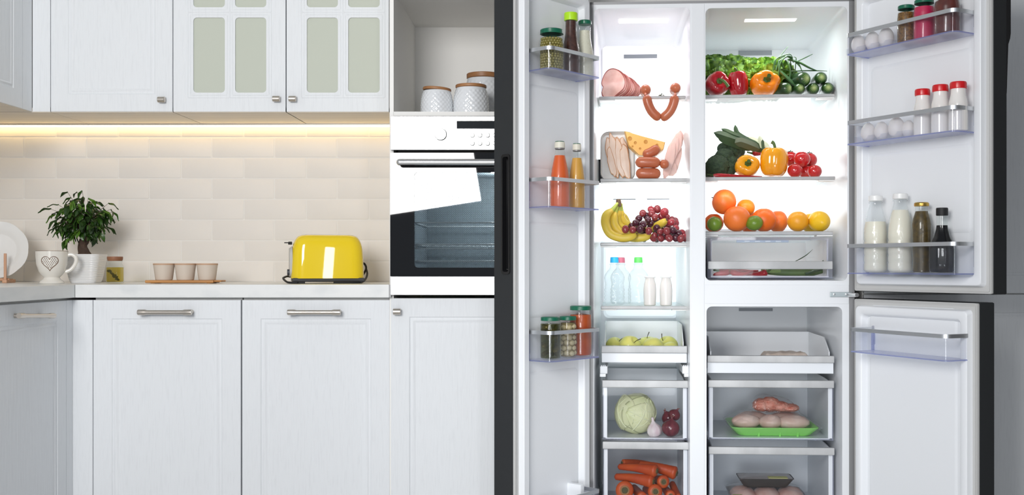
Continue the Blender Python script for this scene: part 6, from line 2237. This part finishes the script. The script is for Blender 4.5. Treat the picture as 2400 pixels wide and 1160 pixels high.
# ---- left door
def fill_peas(t, r, h):
    PEA = mat('pea_green_olive', (.27, .215, .035), .4, var=(20, (.23, .20, .045)), coat=.2)
    m = MB()
    rr = random.Random(8)
    pr = .0046
    lay = int(h / (pr * 1.75))
    for j in range(lay):
        z = .004 + pr + j * pr * 1.75
        rad = r - pr - .0006 if j < lay - 2 else (r - pr - .0006) * .93
        n = int(2 * PI * rad / (pr * 2.0))
        o = rr.random() * 6
        for i in range(n):
            a = o + 2 * PI * i / n
            e = rr.uniform(-.0007, .0004)
            m.ball(((rad + e) * math.cos(a), (rad + e) * math.sin(a), z + rr.uniform(-.0008, .0008)), pr, pr, pr, 9, 6)
    MB().lathe([(0, .004), (r * .82, .004), (r * .82, h - .004), (0, h - .004)], 24).obj('brine', mat('pea_brine', (.16, .14, .03), .5), t)
    tag(m.obj('peas', PEA, t), kind='stuff')
    for q in range(3):
        pass


def fill_pickles(t, r, h):
    PK = [mat('gherkin_green', (.10, .105, .02), .35, var=(14, (.20, .17, .05)), coat=.3), mat('gherkin_yellow', (.24, .19, .05), .35, coat=.3)]
    MB().lathe([(0, .004), (r * .93, .004), (r * .97, .008), (r * .97, h * .97), (0, h * .97)], 30).obj('brine', clear('pickle_brine', (.62, .62, .36), .30, (.16, .16, .05)), t)
    rr = random.Random(4)
    for i in range(15):
        a = rr.uniform(0, 2 * PI)
        z = .010 + (h - .018) * (i / 14)
        rad = r * .62
        c = Vector((rad * math.cos(a), rad * math.sin(a), z))
        tl = rr.uniform(-.5, .5) if i % 2 else rr.uniform(1.1, 1.5)
        dv = Vector((-math.sin(a) * math.cos(tl), math.cos(a) * math.cos(tl), math.sin(tl))) * r * .58
        c.z = min(max(c.z, abs(dv.z) + .008), h - abs(dv.z) - .004)
        MB().link([c - dv, c + Vector((math.cos(a), math.sin(a), 0)) * r * .08, c + dv], r * .24, 12, sub=4).obj('gherkin', PK[i % 2], t)


def fill_mush(t, r, h):
    MU = mat('button_mushroom', (.50, .40, .22), .35, coat=.4, var=(14, (.58, .49, .31)))
    MB().lathe([(0, .004), (r * .80, .004), (r * .80, h), (0, h)], 24).obj('brine', mat('mushroom_brine', (.20, .15, .06), .5), t)
    rr = random.Random(6)
    j = 0
    z = .014
    while z < h:
        n = 7
        for i in range(n):
            a = 2 * PI * i / n + j * .45
            q = rr.uniform(.0085, .0105)
            c = Vector(((r - q) * math.cos(a), (r - q) * math.sin(a), z + rr.uniform(-.002, .002)))
            m = MB().ball(c, q, q, q * .88, 14, 9)
            m.obj('mushroom', MU, t)
        z += .0165
        j += 1


jar(LD, 1293, -.052, BL1, 60, 70, 'jar of green peas with a green lid in the top left door basket', GREENLID, None, lidh=11, filler=fill_peas, fillf=.90)
BBQ = mat('dark_brown_sauce', (.045, .014, .010), .3, coat=.3, var=(120, (.085, .03, .02)))
LIME = mat('lime_yellow_cap', (.45, .78, .015), .35)
k = 1 / LD.sc(1337, -.05)
H = (Z(31, LD.ray(1337, -.05)[1]) - BL1) / k
bottle(LD, 1338, -.05, BL1, [(0, 1), (21, 0), (22.5, 3), (22.5, .30 * H), (21, .40 * H), (16.5, .55 * H), (14, .66 * H), (13.4, .85 * H), (13.4, .93 * H)], [(0, .875 * H), (15.4, .875 * H), (16, .885 * H), (16, .985 * H), (15, H), (0, H)], 'dark brown sauce bottle with a lime yellow cap', GLASS, LIME, BBQ, .865 * H, name='sauce_bottle')
DRS = mat('creamy_dressing', (.74, .70, .58), .35, coat=.2, var=(180, (.66, .60, .46), .55, .7))
k = 1 / LD.sc(1370, -.048)
H = (Z(49, LD.ray(1370, -.048)[1]) - BL1) / k
bottle(LD, 1371, -.048, BL1, [(0, 1), (20, 0), (21.5, 3), (21.5, .34 * H), (20, .46 * H), (15.5, .62 * H), (13.6, .72 * H), (13, .9 * H), (13, .95 * H)], [(0, .93 * H), (14.8, .93 * H), (15.6, .94 * H), (15.6, .985 * H), (14, H), (0, H)], 'creamy white dressing bottle with a dark green cap', GLASS, GREENLID, DRS, .82 * H, name='dressing_bottle')
IVC = mat('ivory_cap', (.74, .71, .60), .4)
OJ = mat('orange_red_juice', (.74, .115, .018), .35, coat=.3)
YJ = mat('golden_juice', (.70, .36, .06), .35, coat=.3)
for px, py, w_, liq, lab, fl_ in ((1312, 333, 24, OJ, 'bottle of orange-red juice with an ivory cap', .79), (1352, 338, 20, YJ, 'bottle of golden juice with an ivory cap', .78)):
    d = -.052
    k = 1 / LD.sc(px, d)
    H = (Z(py, LD.ray(px, d)[1]) - BL2) / k
    jb = bottle(LD, px, d, BL2, [(0, 1), (w_ * .93, 0), (w_, 3), (w_, .30 * H), (w_ * .97, .42 * H), (w_ * .82, .58 * H), (w_ * .62, .73 * H), (w_ * .48, .84 * H), (w_ * .44, .9 * H), (w_ * .44, .95 * H)], [(0, .905 * H), (w_ * .50, .905 * H), (w_ * .52, .915 * H), (w_ * .50, .99 * H), (w_ * .42, H), (0, H)], lab, GLASS, IVC, liq, fl_ * H, name='juice_bottle')
    MB().lathe([(0, (H - .3) * k), (w_ * .45 * k, (H - .3) * k), (w_ * .45 * k, (H + .9) * k), (w_ * .38 * k, (H + 1.4) * k), (0, (H + 1.4) * k)], 32).obj('cap_top', GREENLID, jb)
    MB().lathe([(w_ * .455 * k, .885 * H * k), (w_ * .49 * k, .888 * H * k), (w_ * .49 * k, .902 * H * k), (w_ * .45 * k, .904 * H * k)], 32).obj('cap_seal', GRAYSTEEL, jb)
jar(LD, 1290, -.056, BL3, 50, 742.5, 'jar of gherkins with a green lid, front of the lowest left basket', GREENLID, None, lidh=9, filler=fill_pickles, fillf=.95)
jar(LD, 1331, -.054, BL3, 44, 741, 'jar of pale mushrooms with a green lid, between gherkins and tomato sauce', GREENLID, None, lidh=9, filler=fill_mush, fillf=.93)
TSAU = mat('orange_tomato_sauce', (.48, .085, .012), .4, var=(36, (.40, .055, .008)), coat=.2)
jar(LD, 1361, -.046, BL3, 53, 716.5, 'tall jar of orange tomato sauce with a green lid', GREENLID, TSAU, lidh=10, neck=.90)
